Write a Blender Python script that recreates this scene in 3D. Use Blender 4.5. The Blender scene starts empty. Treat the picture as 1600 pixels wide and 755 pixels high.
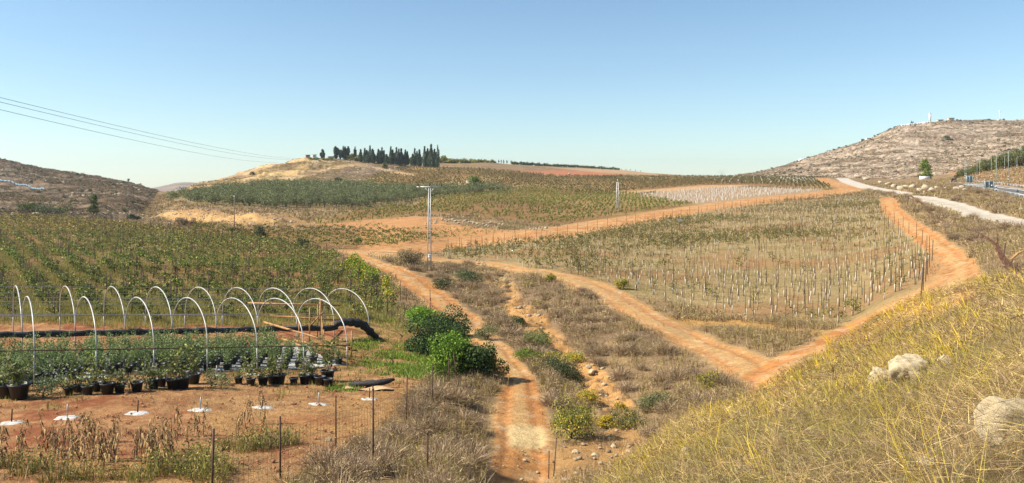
import bpy, bmesh, math, random
import numpy as np
from mathutils import Vector

SC = bpy.context.scene
COL = SC.collection
# ------------------------------------------------------------------ camera
F = 1250.0                       # focal length in photo pixels (photo 1600 wide)
cam = bpy.data.cameras.new("camera")
cam.sensor_fit = 'HORIZONTAL'; cam.sensor_width = 36.0
cam.lens = 36.0 * F / 1600.0
cam.shift_y = -(377.5 - 290.0) / 1600.0    # eye level sits above the middle of the frame
cam.clip_start = 0.1; cam.clip_end = 30000
camo = bpy.data.objects.new("camera", cam); COL.objects.link(camo)
camo.location = (0, 0, 0); camo.rotation_euler = (math.radians(90), 0, 0)
SC.camera = camo
# ------------------------------------------------------------------ light
SUN_EL = math.radians(43); SUN_AZ = math.radians(-98)   # azimuth from +Y clockwise: from the left, a little behind the camera
sd = Vector((math.sin(SUN_AZ) * math.cos(SUN_EL), math.cos(SUN_AZ) * math.cos(SUN_EL), math.sin(SUN_EL)))
w = bpy.data.worlds.new("World"); SC.world = w; w.use_nodes = True
nt = w.node_tree; bg = nt.nodes["Background"]
sky = nt.nodes.new("ShaderNodeTexSky"); sky.sky_type = 'NISHITA'; sky.sun_disc = False
sky.sun_elevation = SUN_EL; sky.sun_rotation = SUN_AZ
sky.altitude = 400; sky.air_density = 1.0; sky.dust_density = 0.15; sky.ozone_density = 0.75
hs = nt.nodes.new('ShaderNodeHueSaturation'); hs.inputs['Saturation'].default_value = 1.0; nt.links.new(sky.outputs[0], hs.inputs['Color']); tn = nt.nodes.new('ShaderNodeVectorMath'); tn.operation = 'MULTIPLY'; tn.inputs[1].default_value = (.88, 1.01, 1.06); nt.links.new(hs.outputs[0], tn.inputs[0]); nt.links.new(tn.outputs[0], bg.inputs[0]); bg.inputs[1].default_value = 0.080
sl = bpy.data.lights.new("sun", 'SUN'); sl.energy = 4.8; sl.angle = math.radians(0.53); sl.color = (1.0, 0.92, 0.79)
so = bpy.data.objects.new("sun", sl); COL.objects.link(so)
so.rotation_euler = sd.to_track_quat('Z', 'Y').to_euler()
SC.view_settings.view_transform = 'Standard'; SC.view_settings.look = 'None'
SC.view_settings.gamma = 1; SC.view_settings.exposure = 0.88; SC.view_settings.use_curve_mapping = False
SC.cycles.max_bounces = 5; SC.cycles.diffuse_bounces = 2; SC.cycles.transparent_max_bounces = 4
SC.cycles.volume_bounces = 0; SC.cycles.use_denoising = True

rng = np.random.default_rng(7); random.seed(7)
# ------------------------------------------------------------------ colour + noise
def lin(c):
    c = np.asarray(c, float) / 255.0
    return np.where(c <= 0.04045, c / 12.92, ((c + 0.055) / 1.055) ** 2.4)
KA = 0.62
def A(r, g, b, k=1.0): return lin((r, g, b)) * KA * k
def _h(ix, iy, seed):
    n = (ix.astype(np.int64) * 374761393 + iy.astype(np.int64) * 668265263 + seed * 1442695041) & 0x7fffffff
    n = ((n ^ (n >> 13)) * 1274126177) & 0x7fffffff
    return ((n ^ (n >> 16)) & 0xffffff) / float(0xffffff)
def vnoise(x, y, seed=0):
    x = np.asarray(x, float); y = np.asarray(y, float)
    ix = np.floor(x); iy = np.floor(y); fx = x - ix; fy = y - iy
    fx = fx * fx * (3 - 2 * fx); fy = fy * fy * (3 - 2 * fy)
    a = _h(ix, iy, seed); b = _h(ix + 1, iy, seed); c = _h(ix, iy + 1, seed); d = _h(ix + 1, iy + 1, seed)
    return (a + (b - a) * fx) * (1 - fy) + (c + (d - c) * fx) * fy
def fbm(x, y, sc, oct=4, seed=0):
    s = 0; a = 0.5; t = 0
    for o in range(oct):
        s = s + a * vnoise(np.asarray(x) / sc + 17.3 * o, np.asarray(y) / sc - 9.1 * o, seed + o); t += a; a *= 0.5; sc = sc / 2.03
    return s / t
def sstep(a, b, x):
    t = np.clip((x - a) / (b - a), 0, 1); return t * t * (3 - 2 * t)
# ------------------------------------------------------------------ terrain: heights by column of view (bearing) and distance
# every entry: bearing column -> list of (distance Y, row) ; negative second value = height z
cols = {
 0:   [(1,-1.7),(5,-3.2),(10,-5.2),(15,-6.6),(20,755),(24,717),(28,669),(36,604),(44,554),(51,518),(80,434),(120,384),(215,340),(260,333),(320,310),(400,288),(500,265),(600,248),(700,253),(900,300),(1500,302),(8000,297)],
 200: [(1,-1.7),(5,-3.2),(10,-5.2),(15,-6.6),(20,755),(28,665),(38.5,587),(47,543),(56,502),(80,437),(120,386),(190,350),(220,345),(300,318),(400,300),(520,284),(600,288),(900,300),(1500,302),(2600,296),(3200,302),(8000,297)],
 240: [(1,-1.7),(5,-3.2),(10,-5.2),(15,-6.6),(20,755),(28,665),(39,586),(48,540),(57,501),(80,438),(120,387),(190,352),(230,346),(320,325),(450,303),(550,297),(700,302),(1500,303),(2000,300),(2700,293),(3200,300),(8000,297)],
 280: [(1,-1.7),(5,-3.2),(10,-5.2),(15,-6.6),(20,755),(28,667),(40,585),(49,538),(58,501),(80,440),(120,389),(175,359),(208,351),(228,333),(300,312),(400,303),(500,303),(1200,304),(1900,298),(2700,283),(3200,296),(8000,297)],
 310: [(1,-1.7),(5,-3.2),(10,-5.2),(15,-6.6),(20,755),(28,668),(40,585),(50,536),(59,500),(80,441),(120,390),(165,362),(200,355),(205,352),(225,330),(240,323),(330,303),(400,291),(440,285),(520,290),(900,302),(1900,298),(2700,284),(3200,296),(8000,297)],
 400: [(1,-1.7),(5,-3.2),(10,-5.2),(15,-6.6),(20,755),(28,668),(41,586),(51,535),(61,495),(85,437),(120,393),(150,376),(175,365),(182,354),(200,334),(225,327),(380,289),(430,280),(520,263),(560,260),(620,268),(1000,300),(8000,297)],
 480: [(1,-1.7),(5,-3.2),(10,-5.2),(15,-6.6),(20,755),(28,672),(43,581),(60,502),(85,440),(115,400),(150,378),(180,364),(210,348),(230,333),(245,328),(420,285),(470,272),(560,246),(600,244),(700,255),(1000,300),(8000,297)],
 560: [(1,-1.7),(5,-3.2),(10,-5.2),(15,-6.6),(20,752),(28,680),(34,632),(45,572),(60,506),(85,443),(108,408),(140,386),(165,368),(200,350),(250,327),(430,284),(500,268),(580,251),(640,252),(900,290),(8000,297)],
 640: [(1,-1.7),(5,-3.2),(10,-5.2),(15,-6.5),(20,760),(26,700),(30,665),(36,620),(48,560),(60,510),(80,460),(92,432),(115,403),(150,374),(180,352),(215,338),(270,320),(420,286),(480,275),(560,262),(620,256),(700,257),(900,280),(8000,297)],
 700: [(1,-1.7),(5,-3.1),(10,-5.0),(15,-6.3),(18,-7.0),(24,-8.2),(30,665),(38,612),(50,555),(60,515),(68,490),(85,455),(100,425),(112,408),(140,385),(170,365),(192,343),(215,335),(300,308),(400,285),(450,278),(560,261),(640,254),(800,262),(1100,290),(8000,297)],
 760: [(1,-1.7),(5,-3.0),(10,-4.9),(15,-6.6),(18,-7.8),(24,-8.9),(28,-9.6),(36,637),(48,561),(56,525),(70,490),(85,458),(95,432),(105,412),(130,390),(160,370),(185,352),(205,340),(300,305),(380,287),(450,276),(560,262),(700,253),(900,263),(8000,297)],
 830: [(1,-1.7),(5,-2.9),(10,-4.7),(15,-6.5),(18,-7.6),(23,-9.3),(27,-10.0),(36,640),(48,560),(56,535),(64,510),(72,480),(78,455),(88,428),(110,402),(135,380),(160,360),(190,348),(220,335),(300,312),(400,290),(520,275),(650,263),(740,258),(900,268),(8000,297)],
 900: [(1,-1.7),(5,-2.8),(10,-4.4),(15,-6.2),(20,-8.2),(24,-9.3),(28,-9.9),(34,660),(40,625),(48,585),(54,555),(60,520),(66,485),(74,455),(82,438),(95,418),(130,382),(170,356),(190,347),(240,330),(320,308),(430,290),(560,275),(680,265),(780,261),(900,268),(1300,290),(8000,297)],
 980: [(1,-1.7),(5,-2.7),(10,-4.1),(16,-6.3),(21,755),(28,728),(33,680),(40,630),(46,580),(54,535),(62,500),(70,472),(80,445),(100,415),(140,375),(190,343),(215,335),(300,312),(420,292),(560,277),(660,268),(760,266),(900,275),(8000,297)],
 1080:[(1,-1.7),(5,-2.6),(8,-3.4),(13,755),(18,710),(24,682),(29,664),(34,642),(40,605),(46,575),(51,550),(58,520),(66,490),(80,450),(100,415),(150,365),(200,335),(215,329),(260,318),(320,306),(420,290),(560,278),(640,274),(800,280),(8000,297)],
 1190:[(1,-1.7),(5,-2.4),(9,755),(14,710),(20,672),(27,640),(34,612),(38,597),(43,575),(50,540),(58,510),(70,472),(90,430),(120,385),(170,345),(215,325),(260,313),(330,300),(450,285),(600,276),(700,276),(850,275),(1000,271),(1200,269),(1600,276),(8000,297)],
 1330:[(1,-1.7),(5,-2.3),(8,758),(12,700),(18,640),(25,600),(34,560),(42,535),(48,522),(53,510),(60,490),(80,440),(110,390),(150,350),(200,325),(250,308),(300,300),(380,289),(450,284),(560,279),(700,266),(900,241),(1000,228),(1100,232),(1500,262),(8000,297)],
 1400:[(1,-1.7),(5,-2.1),(8,-2.95),(12,685),(18,612),(26,560),(36,515),(46,487),(55,466),(70,435),(95,395),(130,355),(180,325),(230,308),(300,298),(420,287),(560,281),(680,265),(850,230),(1000,202),(1050,197),(1150,200),(1500,240),(8000,297)],
 1480:[(1,-1.7),(5,-1.95),(8,712),(12,650),(18,580),(28,520),(40,475),(50,450),(60,432),(80,395),(100,365),(120,345),(150,328),(200,305),(280,291),(330,285),(420,280),(520,277),(640,262),(800,236),(1000,192),(1080,189),(1200,193),(1500,230),(8000,297)],
 1600:[(1,-1.7),(5,-1.85),(8,640),(12,570),(20,500),(30,460),(40,430),(55,395),(75,370),(90,355),(110,340),(140,320),(170,305),(190,295),(210,287),(300,262),(360,250),(450,243),(600,240),(800,222),(1050,190),(1150,190),(1500,230),(8000,297)],
}
ck = sorted(cols)
PXG = np.concatenate([np.arange(-1200, -40, 25.0), np.arange(-40, 1640, 2.5), np.arange(1640, 2801, 25.0)])
def lg(a, b, st): return np.exp(np.arange(math.log(a), math.log(b), st))
YG = np.concatenate([lg(1.2, 8, 0.03), lg(8, 60, 0.0055), lg(60, 320, 0.0065), lg(320, 1250, 0.009), lg(1250, 3300, 0.02), lg(3300, 4500, 0.08)])
lY = np.log(YG)
zc = []
for c in ck:
    ys = np.array([p[0] for p in cols[c]], float)
    zs = np.array([p[1] if p[1] < 0 else -(p[1] - 290.0) / F * p[0] for p in cols[c]], float)
    z = np.interp(YG, ys, zs)
    zc.append(z)
zc = np.array(zc)                                   # (ncol, nY)
# smooth interpolation across columns (Catmull-like via pchip on each row is costly: linear + blur)
ZB = np.empty((len(YG), len(PXG)))
pcl = np.clip(PXG, ck[0], ck[-1])
for j in range(len(YG)): ZB[j] = np.interp(pcl, ck, zc[:, j])
def blur(a, n, axis):
    k = np.hanning(2 * n + 3)[1:-1]; k /= k.sum()
    a = np.moveaxis(a, axis, 0); p = np.concatenate([np.repeat(a[:1], n, 0), a, np.repeat(a[-1:], n, 0)])
    r = sum(k[i] * p[i:i + len(a)] for i in range(2 * n + 1))
    return np.moveaxis(r, 0, axis)
ZB = blur(blur(ZB, 7, 1), 4, 0)
PP, YY = np.meshgrid(PXG, YG)
XX = (PP - 800.0) / F * YY
PYB = 290.0 - F * ZB / YY                            # row of every terrain vertex before the small relief
# ------------------------------------------------------------------ region masks, traced on the ground plan
wx = (fbm(XX, YY, 6.0, 3, 11) - 0.5); wy = (fbm(XX, YY, 6.0, 3, 23) - 0.5)
amp = np.clip(1250.0 / YY * 1.2, 1.5, 22)
QX = PP + wx * amp; QY = PYB + wy * amp * np.clip(10.0 / YY * 3, 0.12, 0.6)
def poly(pts, qx=None, qy=None, y0=0, y1=1e9):
    x = QX if qx is None else qx; y = QY if qy is None else qy
    ins = np.zeros(x.shape, bool); n = len(pts)
    for i in range(n):
        x1, y1_ = pts[i]; x2, y2_ = pts[(i + 1) % n]
        if y1_ == y2_: continue
        c = ((y1_ > y) != (y2_ > y)) & (x < (x2 - x1) * (y - y1_) / (y2_ - y1_) + x1)
        ins ^= c
    m = ins & (YY >= y0) & (YY <= y1) if x.shape == YY.shape else ins
    return m
def soft(m, n=1): return blur(blur(m.astype(float), n, 0), n, 1)
def strip(pts, y0=0, y1=1e9):
    best = np.full(QX.shape, 9.0)
    for (ax, ay, arx, ary), (bx, by, brx, bry) in zip(pts[:-1], pts[1:]):
        x0, x1 = min(ax, bx) - 130, max(ax, bx) + 130; yy0, yy1 = min(ay, by) - 60, max(ay, by) + 60
        sel = (QX > x0) & (QX < x1) & (QY > yy0) & (QY < yy1) & (YY >= y0) & (YY <= y1)
        qx = QX[sel]; qy = QY[sel]
        rx = (arx + brx) / 2; ry = (ary + bry) / 2
        dx = (bx - ax) / rx; dy = (by - ay) / ry
        t = np.clip(((qx - ax) / rx * dx + (qy - ay) / ry * dy) / max(dx * dx + dy * dy, 1e-9), 0, 1)
        RX = arx + (brx - arx) * t; RY = ary + (bry - ary) * t
        d = np.hypot((qx - (ax + (bx - ax) * t)) / RX, (qy - (ay + (by - ay) * t)) / RY)
        best[sel] = np.minimum(best[sel], d)
    return best
M = {}
M['left_hill'] = poly([(-1300,200),(0,240),(245,290),(245,300),(215,345),(130,343),(0,338),(-1300,338)], y0=222, y1=1400)
M['far_hill'] = (YY > 1450)
M['mid_hill'] = poly([(290,270),(480,200),(800,200),(640,262),(560,285),(420,285),(300,302),(255,305)], y0=300, y1=1400)
M['right_hill'] = poly([(1120,150),(2900,150),(2900,262),(1500,268),(1470,280),(1300,276.5),(1150,276.5)], y0=560, y1=1450)
M['left_field'] = poly([(-1300,338),(0,336),(130,343),(300,362),(420,372),(500,392),(560,425),(620,478),(600,500),(560,505),(-1300,505)], y0=45, y1=226)
M['nursery'] = poly([(-1300,500),(600,495),(650,520),(690,575),(660,600),(600,660),(520,712),(430,770),(-1300,2000)], y0=8, y1=75)
M['vine_right'] = poly([(690,392),(760,380),(850,372),(930,355),(1010,340),(1100,325),(1200,314),(1290,306),(1370,308),(1385,325),(1440,370),(1458,400),(1445,450),(1400,490),(1345,514),(1200,500),(1080,482),(980,462),(930,440),(860,420),(760,410),(690,402)])
M['field_a'] = poly([(480,348),(560,328),(640,320),(700,306),(810,296),(830,290),(900,300),(990,303),(1060,318),(1130,322),(1000,335),(900,350),(850,350),(700,335),(640,337),(560,350),(500,354)], y0=180)
M['field_b'] = poly([(560,286),(600,266),(640,262),(750,264),(870,275),(1000,276),(1290,277),(1305,292),(1290,296),(1180,289),(1120,290),(1000,300),(960,306),(900,303),(830,292),(800,292),(700,292)], y0=250, y1=740)
M['field_c'] = poly([(300,354),(420,359),(520,358),(600,364),(690,374),(690,382),(640,388),(560,392),(500,388),(420,374),(300,364)], y0=115, y1=225)
M['field_d'] = poly([(560,352),(640,340),(690,352),(780,362),(880,372),(860,376),(760,384),(650,396),(560,390)], y0=120, y1=220)
M['vine_young'] = poly([(985,306),(1060,297),(1130,291.5),(1290,297),(1290,303),(1130,322),(1060,317)], y0=200, y1=480)
M['olive'] = poly([(262,312),(300,305),(420,291),(480,290),(560,293),(640,297),(740,297),(815,299),(740,304),(700,307),(620,318),(560,325),(440,326),(330,321)], y0=215, y1=440)
M['bank'] = poly([(930,800),(950,752),(1000,718),(1080,665),(1190,612),(1240,585),(1330,524),(1440,466),(1600,420),(2900,400),(2900,4000),(-300,4000),(200,1100),(700,900)], y0=0, y1=62)
# tracks: centre line (col,row) with half widths
TR = {}
TR['track_gully'] = strip([(800,790,52,30),(812,700,50,30),(815,640,42,25),(812,600,27,18),(796,568,20,14),(762,535,24,12),(722,500,30,11),(682,465,26,9),(645,437,24,7),(610,420,18,4),(582,409,12,2.6),(552,401,18,2)], y0=20, y1=130)
TR['track_mid'] = strip([(520,393,14,1.8),(560,396,30,2.2),(640,402,30,2.6),(690,408,26,3.4),(760,414,24,4),(840,425,22,4.5),(900,438,26,6),(960,465,26,8),(1020,500,28,9),(1090,540,34,10),(1150,565,40,13),(1195,590,42,19),(1200,620,30,12)], y0=30, y1=130)
TR['track_right'] = strip([(1195,592,34,14),(1250,566,36,12),(1310,535,40,12),(1400,505,50,16),(1470,470,56,24),(1505,430,32,20),(1480,395,24,14),(1440,365,20,10),(1410,345,17,8),(1392,325,15,6),(1388,313,14,4)], y0=36, y1=300)
TR['track_back'] = strip([(560,392,30,1.8),(640,391,36,2.6),(760,377,46,4),(850,368,50,4.5),(940,351,40,4.5),(1010,340,36,4),(1100,325,34,3.5),(1200,312,34,3),(1290,303,30,3),(1330,297,20,3.5),(1305,288,14,3),(1287,281,10,3),(1282,276,10,2)], y0=120, y1=560)
TR['track_upper'] = strip([(975,302,14,1.2),(1040,297,18,1.8),(1110,291,22,1.5),(1180,290,20,1.0)], y0=250, y1=480)
TR['track_hill'] = strip([(640,274,10,1.2),(610,268,8,1.4),(590,262,5,1.2),(555,256,9,1.6),(520,262,9,1.8),(480,270,9,2.2),(430,282,14,2.6),(395,288,12,2)], y0=300, y1=600)
TR['track_crest'] = strip([(475,248,8,1.3),(440,255,8,1.6),(405,262,9,2),(370,272,9,2.6),(340,280,9,2)], y0=300, y1=600)
LANE = strip([(1308,275,7,1.6),(1325,284,11,2.6),(1350,292,13,2.4),(1385,298,12,2.0),(1415,303,12,2)], y0=150, y1=560)
LANE2 = strip([(1430,309,14,3),(1455,313,17,5),(1490,322,22,5.5),(1530,336,26,5.5),(1580,347,28,6),(1650,360,32,7),(1900,400,60,12)], y0=60, y1=300)
HWY = strip([(1478,286.0,6,1.2),(1510,288.5,14,2.2),(1550,294,18,4.2),(1600,303,22,5.8),(1680,316,30,8),(1900,350,60,14)], y0=100, y1=420)
# ------------------------------------------------------------------ paint (material colours only, in albedo)
C = np.empty(XX.shape + (3,)); C[:] = A(176, 146, 106)
n1 = fbm(XX, YY, 9, 4, 3); n2 = fbm(XX, YY, 2.2, 3, 5); n3 = fbm(XX, YY, 40, 3, 8)
def paint(mask, col, a=1.0):
    global C
    m = (np.clip(mask, 0, 1) * a)[..., None]; C = C * (1 - m) + np.asarray(col) * m
paint(sstep(0.42, 0.62, n1), A(150, 124, 94)); paint(sstep(0.5, 0.7, n2), A(190, 158, 108), .6)
paint(soft(M['left_hill']), A(140, 116, 90)); paint(soft(M['left_hill']) * sstep(.45, .6, n1), A(112, 92, 70))
paint(soft(M['far_hill']), A(176, 150, 128)); paint(soft(M['far_hill']) * sstep(.45, .6, fbm(XX, YY, 120, 4, 9)), A(140, 130, 108))
paint(soft(M['mid_hill']), A(186, 156, 108)); paint(soft(M['mid_hill']) * sstep(.45, .6, fbm(XX, YY * 2, 22, 4, 31)), A(150, 128, 84))
paint(soft(poly([(400,292),(480,282),(560,255),(640,262),(640,272),(560,285),(440,290)], y0=300, y1=640)), A(150, 124, 98))
for pg in ([(420,284),(470,272),(520,262),(535,258),(470,264),(430,270),(415,278)], [(478,252),(505,250),(520,256),(500,259),(480,258)], [(340,286),(400,276),(440,272),(420,284),(350,292)], [(430,262),(470,258),(510,262),(440,268)]):
    paint(soft(poly(pg, y0=380, y1=640)), A(232, 196, 134))
paint(soft(M['right_hill']), A(208, 182, 154)); paint(soft(M['right_hill']) * sstep(.45, .6, fbm(XX, YY * 1.5, 40, 4, 33)), A(176, 150, 124))
paint(soft(M['left_field']), A(146, 120, 76)); paint(soft(M['left_field']) * sstep(.5, .64, n2), A(166, 120, 78)); paint(soft(M['left_field']) * sstep(.45, .6, n1), A(142, 128, 70), .8)
paint(soft(M['nursery']), A(176, 110, 72)); paint(soft(M['nursery']) * sstep(.42, .56, n2), A(196, 144, 96)); paint(soft(M['nursery']) * sstep(.46, .62, n1), A(202, 160, 106), .85)
paint(soft(poly([(545,440),(650,490),(690,560),(600,575),(520,575),(560,500),(-300,500),(-300,520),(-300,455),(500,455)], y0=40)), A(150, 138, 76), .55)
paint(soft(M['vine_right']), A(186, 160, 112)); paint(soft(M['vine_right']) * sstep(.5, .66, n1), A(182, 144, 98)); paint(soft(M['vine_right']) * sstep(.5, .66, n2), A(165, 148, 92), .5)
for k in ('field_a', 'field_b', 'field_c'): paint(soft(M[k]), A(178, 146, 92)); paint(soft(M[k]) * sstep(.45, .6, n3), A(160, 120, 80), .8)
paint(soft(M['field_d']), A(210, 152, 100)); paint(soft(M['field_d']) * sstep(.45, .6, n1), A(220, 172, 122))
paint(soft(M['vine_young']), A(188, 158, 122)); paint(soft(M['olive']), A(158, 138, 96))
paint(soft(M['bank']), A(150, 126, 80)); paint(soft(M['bank']) * sstep(.45, .62, n2), A(132, 110, 72))
# bare slopes: orange earth of the field side, cut banks
OR = A(212, 158, 104)
for pg, cc, kw in (
  ([(490,352),(560,346),(640,338),(690,340),(700,350),(800,362),(870,360),(850,368),(760,376),(650,392),(560,388),(560,358)], A(214,158,104), dict(y0=120, y1=240)),
  ([(800,362),(930,345),(1010,334),(1130,322),(1130,327),(1010,343),(900,362),(800,378)], OR, dict(y0=120, y1=240)),
  ([(250,322),(330,328),(430,333),(520,345),(470,356),(380,352),(300,350),(240,338)], A(200,158,106), dict(y0=180, y1=250)),
  ([(250,330),(330,335),(420,337),(450,350),(380,350),(300,346),(250,340)], A(226,180,118), dict(y0=180, y1=250)),
  ([(780,268),(880,266),(980,272),(900,276),(860,273)], A(206,136,96), dict(y0=400, y1=800)),
  ([(860,262),(1010,266),(1030,274),(940,270)], A(206,170,130), dict(y0=450, y1=900)),
  ([(690,285),(760,276),(800,278),(760,288),(700,292)], A(222,182,132), dict(y0=330, y1=520)),
  ([(772,432),(800,448),(832,478),(875,515),(908,556),(955,592),(985,640),(958,690),(928,640),(888,588),(842,532),(795,490)], A(220,168,106), dict(y0=25, y1=110)),
  ([(730,405),(780,420),(800,450),(770,440),(735,420)], A(206,172,114), dict(y0=60, y1=120)),
  ([(860,700),(990,670),(1010,700),(930,740),(880,770),(820,790)], A(206,160,104), dict(y0=18, y1=45)),
  ([(1000,500),(1080,490),(1200,505),(1340,520),(1330,535),(1200,520),(1080,510)], A(206,160,96), dict(y0=40, y1=80)),
  ([(1370,330),(1400,340),(1460,390),(1480,440),(1440,500),(1340,530),(1440,450),(1455,400),(1440,370)], A(206,152,98), dict(y0=45, y1=200)),
  ([(1400,284),(1470,282),(1480,300),(1400,302)], A(200,168,124), dict(y0=180, y1=420)),
  ([(1470,266),(1620,262),(1620,300),(1520,290)], A(196,150,112), dict(y0=200, y1=640)),
):
    paint(soft(poly(pg, **kw), 2), cc)
for pg, cc in (([(355,283),(400,272),(440,266),(470,262),(500,262),(470,270),(430,277),(390,284),(360,290)], A(240,206,146)), ([(478,250),(500,247),(522,250),(515,257),(480,256)], A(248,224,172)), ([(300,292),(316,276),(345,268),(352,276),(325,290)], A(186,160,128)),
               ([(430,262),(455,256),(480,258),(500,262),(450,266)], A(146,120,86)), ([(400,278),(450,270),(480,268),(440,277),(400,284)], A(160,136,84)), ([(330,286),(380,278),(400,284),(350,294),(320,294)], A(206,172,116))):
    paint(soft(poly(pg, y0=380, y1=660)), cc, .85)
def trk(d, base, pale, ruts=True):
    m = 1 - sstep(.82, 1.12, d); paint(m, base); paint(m * sstep(.45, .6, n1), pale, .55); paint(m * sstep(.5, .62, fbm(XX, YY, 1.4, 4, 19)), base * .78, .6); paint(m * sstep(.56, .68, fbm(XX, YY, .7, 3, 29)), A(236, 204, 158), .6)
    paint(sstep(.85, .98, d) * (1 - sstep(1.05, 1.3, d)), A(214, 176, 120), .5)
    if ruts: paint(np.exp(-((d - .55) / .14) ** 2) * (.4 + .6 * n2), A(196, 140, 92), .5); paint(np.exp(-(d / .2) ** 2) * sstep(.4, .55, n1), A(204, 172, 116), .5)
    if ruts: paint(np.exp(-((d - .12) / .16) ** 2) * (d < .5), A(226, 186, 128), .6)
for k, b in (('track_gully', A(224,156,92)), ('track_mid', A(226,168,106)), ('track_right', A(226,154,88)), ('track_back', A(218,154,94)), ('track_upper', A(220,174,124)), ('track_hill', A(220,186,138)), ('track_crest', A(196,162,120))):
    trk(TR[k], b, A(228, 180, 120), k in ('track_gully', 'track_mid', 'track_right'))
paint(soft(poly([(790,668),(848,668),(858,690),(840,702),(790,700)], y0=20, y1=60), 2), A(240, 208, 150))
paint(soft(poly([(770,700),(850,705),(870,730),(820,760),(770,760)], y0=20, y1=60), 2) * sstep(.4, .6, n2), A(206, 148, 90))
paint(1 - sstep(.9, 1.1, LANE), A(236, 222, 202)); paint(1 - sstep(.9, 1.1, LANE2), A(234, 220, 198)); paint(np.exp(-((LANE2 - .1) / .3) ** 2), A(196, 182, 160), .5)
paint(1 - sstep(.95, 1.05, HWY), A(132, 128, 122)); paint(sstep(.9, 1.0, HWY) * (1 - sstep(1.1, 1.35, HWY)), A(206, 192, 168))
# ------------------------------------------------------------------ small relief in world space
rough = np.full(XX.shape, 0.16)
smooth_m = np.zeros(XX.shape)
for d in list(TR.values()) + [LANE, LANE2, HWY]: smooth_m = np.maximum(smooth_m, 1 - sstep(.7, 1.4, d))
for k in ('nursery', 'vine_right', 'left_field'): smooth_m = np.maximum(smooth_m, .75 * soft(M[k], 2))
rough *= (1 - .9 * smooth_m)
rough = rough * (1 + 5 * soft(M['left_hill']) * 1.3 + 4 * soft(M['right_hill']) * 2 + 3 * soft(M['mid_hill']))
cut = soft(poly([(250,322),(330,330),(430,334),(470,356),(380,354),(300,352),(240,340)], y0=180, y1=250), 3)
cut2 = soft(poly([(730,405),(800,440),(870,500),(900,560),(950,590),(990,640),(960,690),(900,640),(800,490),(735,430)], y0=25, y1=110), 3)
Z = ZB + (fbm(XX, YY, 5.0, 4, 40) - .5) * 2 * rough * 1.2 + (fbm(XX, YY, 1.1, 2, 44) - .5) * rough * .7 * (YY < 140)
Z += (fbm(XX, YY, 60.0, 3, 46) - .5) * 5 * (soft(M['right_hill'], 3) * 1.3 + soft(M['left_hill'], 3) * .7 + soft(M['mid_hill'], 3) * .4)
Z += (fbm(XX, YY * .5, 3.0, 3, 47) - .5) * 1.6 * cut + (fbm(XX, YY, 1.6, 3, 48) - .5) * 1.5 * cut2
for k in ('track_gully', 'track_mid', 'track_right'):      # wheel ruts worn into the earth tracks
    Z -= .05 * np.exp(-((TR[k] - .55) / .18) ** 2)
# ledges cut into the hills; the exposed step faces are bare rock or earth
def ledges(mk, step, amp, wob, seed, col, tread, ka=.85, lo=.55, patch=None):
    global Z
    q = (Z + (fbm(XX, YY, 50, 3, seed) - .5) * wob) / step; fr = q - np.floor(q); m = soft(mk, 3)
    brk = sstep(.3, .5, fbm(XX, YY, 30, 4, seed + 5)) * (1 if patch is None else patch)
    Z = Z + m * brk * amp * (np.floor(q) + sstep(lo, .95, fr) - q)
    face = sstep(lo - .05, lo + .1, fr) * (1 - sstep(.93, 1, fr)); n_ = sstep(.40, .56, fbm(XX, YY, 7, 4, seed + 9))
    paint(m * brk * face * (.25 + .75 * n_), col, ka); paint(m * (1 - face) * sstep(.5, .62, fbm(XX, YY, 14, 4, seed + 3)), tread, .7)
    return q
st = ledges(M['right_hill'], 2.7, 1.6, 9, 50, A(236, 214, 184), A(150, 128, 104))
ledges(M['left_hill'], 2.4, 1.2, 7, 51, A(176, 156, 130), A(104, 86, 64), .6)
pz = soft(poly([(290,300),(300,278),(470,236),(560,250),(500,266),(430,284),(400,290),(330,300)], y0=300, y1=660), 4)
ledges(M['mid_hill'], 4.6, 4.2, 4, 52, A(236, 198, 136), A(158, 134, 88), .95, .5, pz)
ledges(M['mid_hill'], 1.6, .9, 4, 53, A(190, 166, 138), A(128, 106, 82), .7, .6, 1 - pz)
nz_ = sstep(.42, .6, fbm(XX, YY, .9, 3, 57)); paint(soft(M['nursery']) * nz_, A(152, 90, 58), .45); paint(soft(M['nursery']) * sstep(.5, .66, fbm(XX, YY, .6, 3, 58)), A(216, 164, 112), .6)
paint(soft(poly([(330,640),(480,640),(640,600),(700,600),(600,660),(500,720),(430,700),(330,670)], y0=15, y1=60), 3) * (.4 + .6 * sstep(.35, .6, n2)), A(206, 158, 98), .8)

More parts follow.
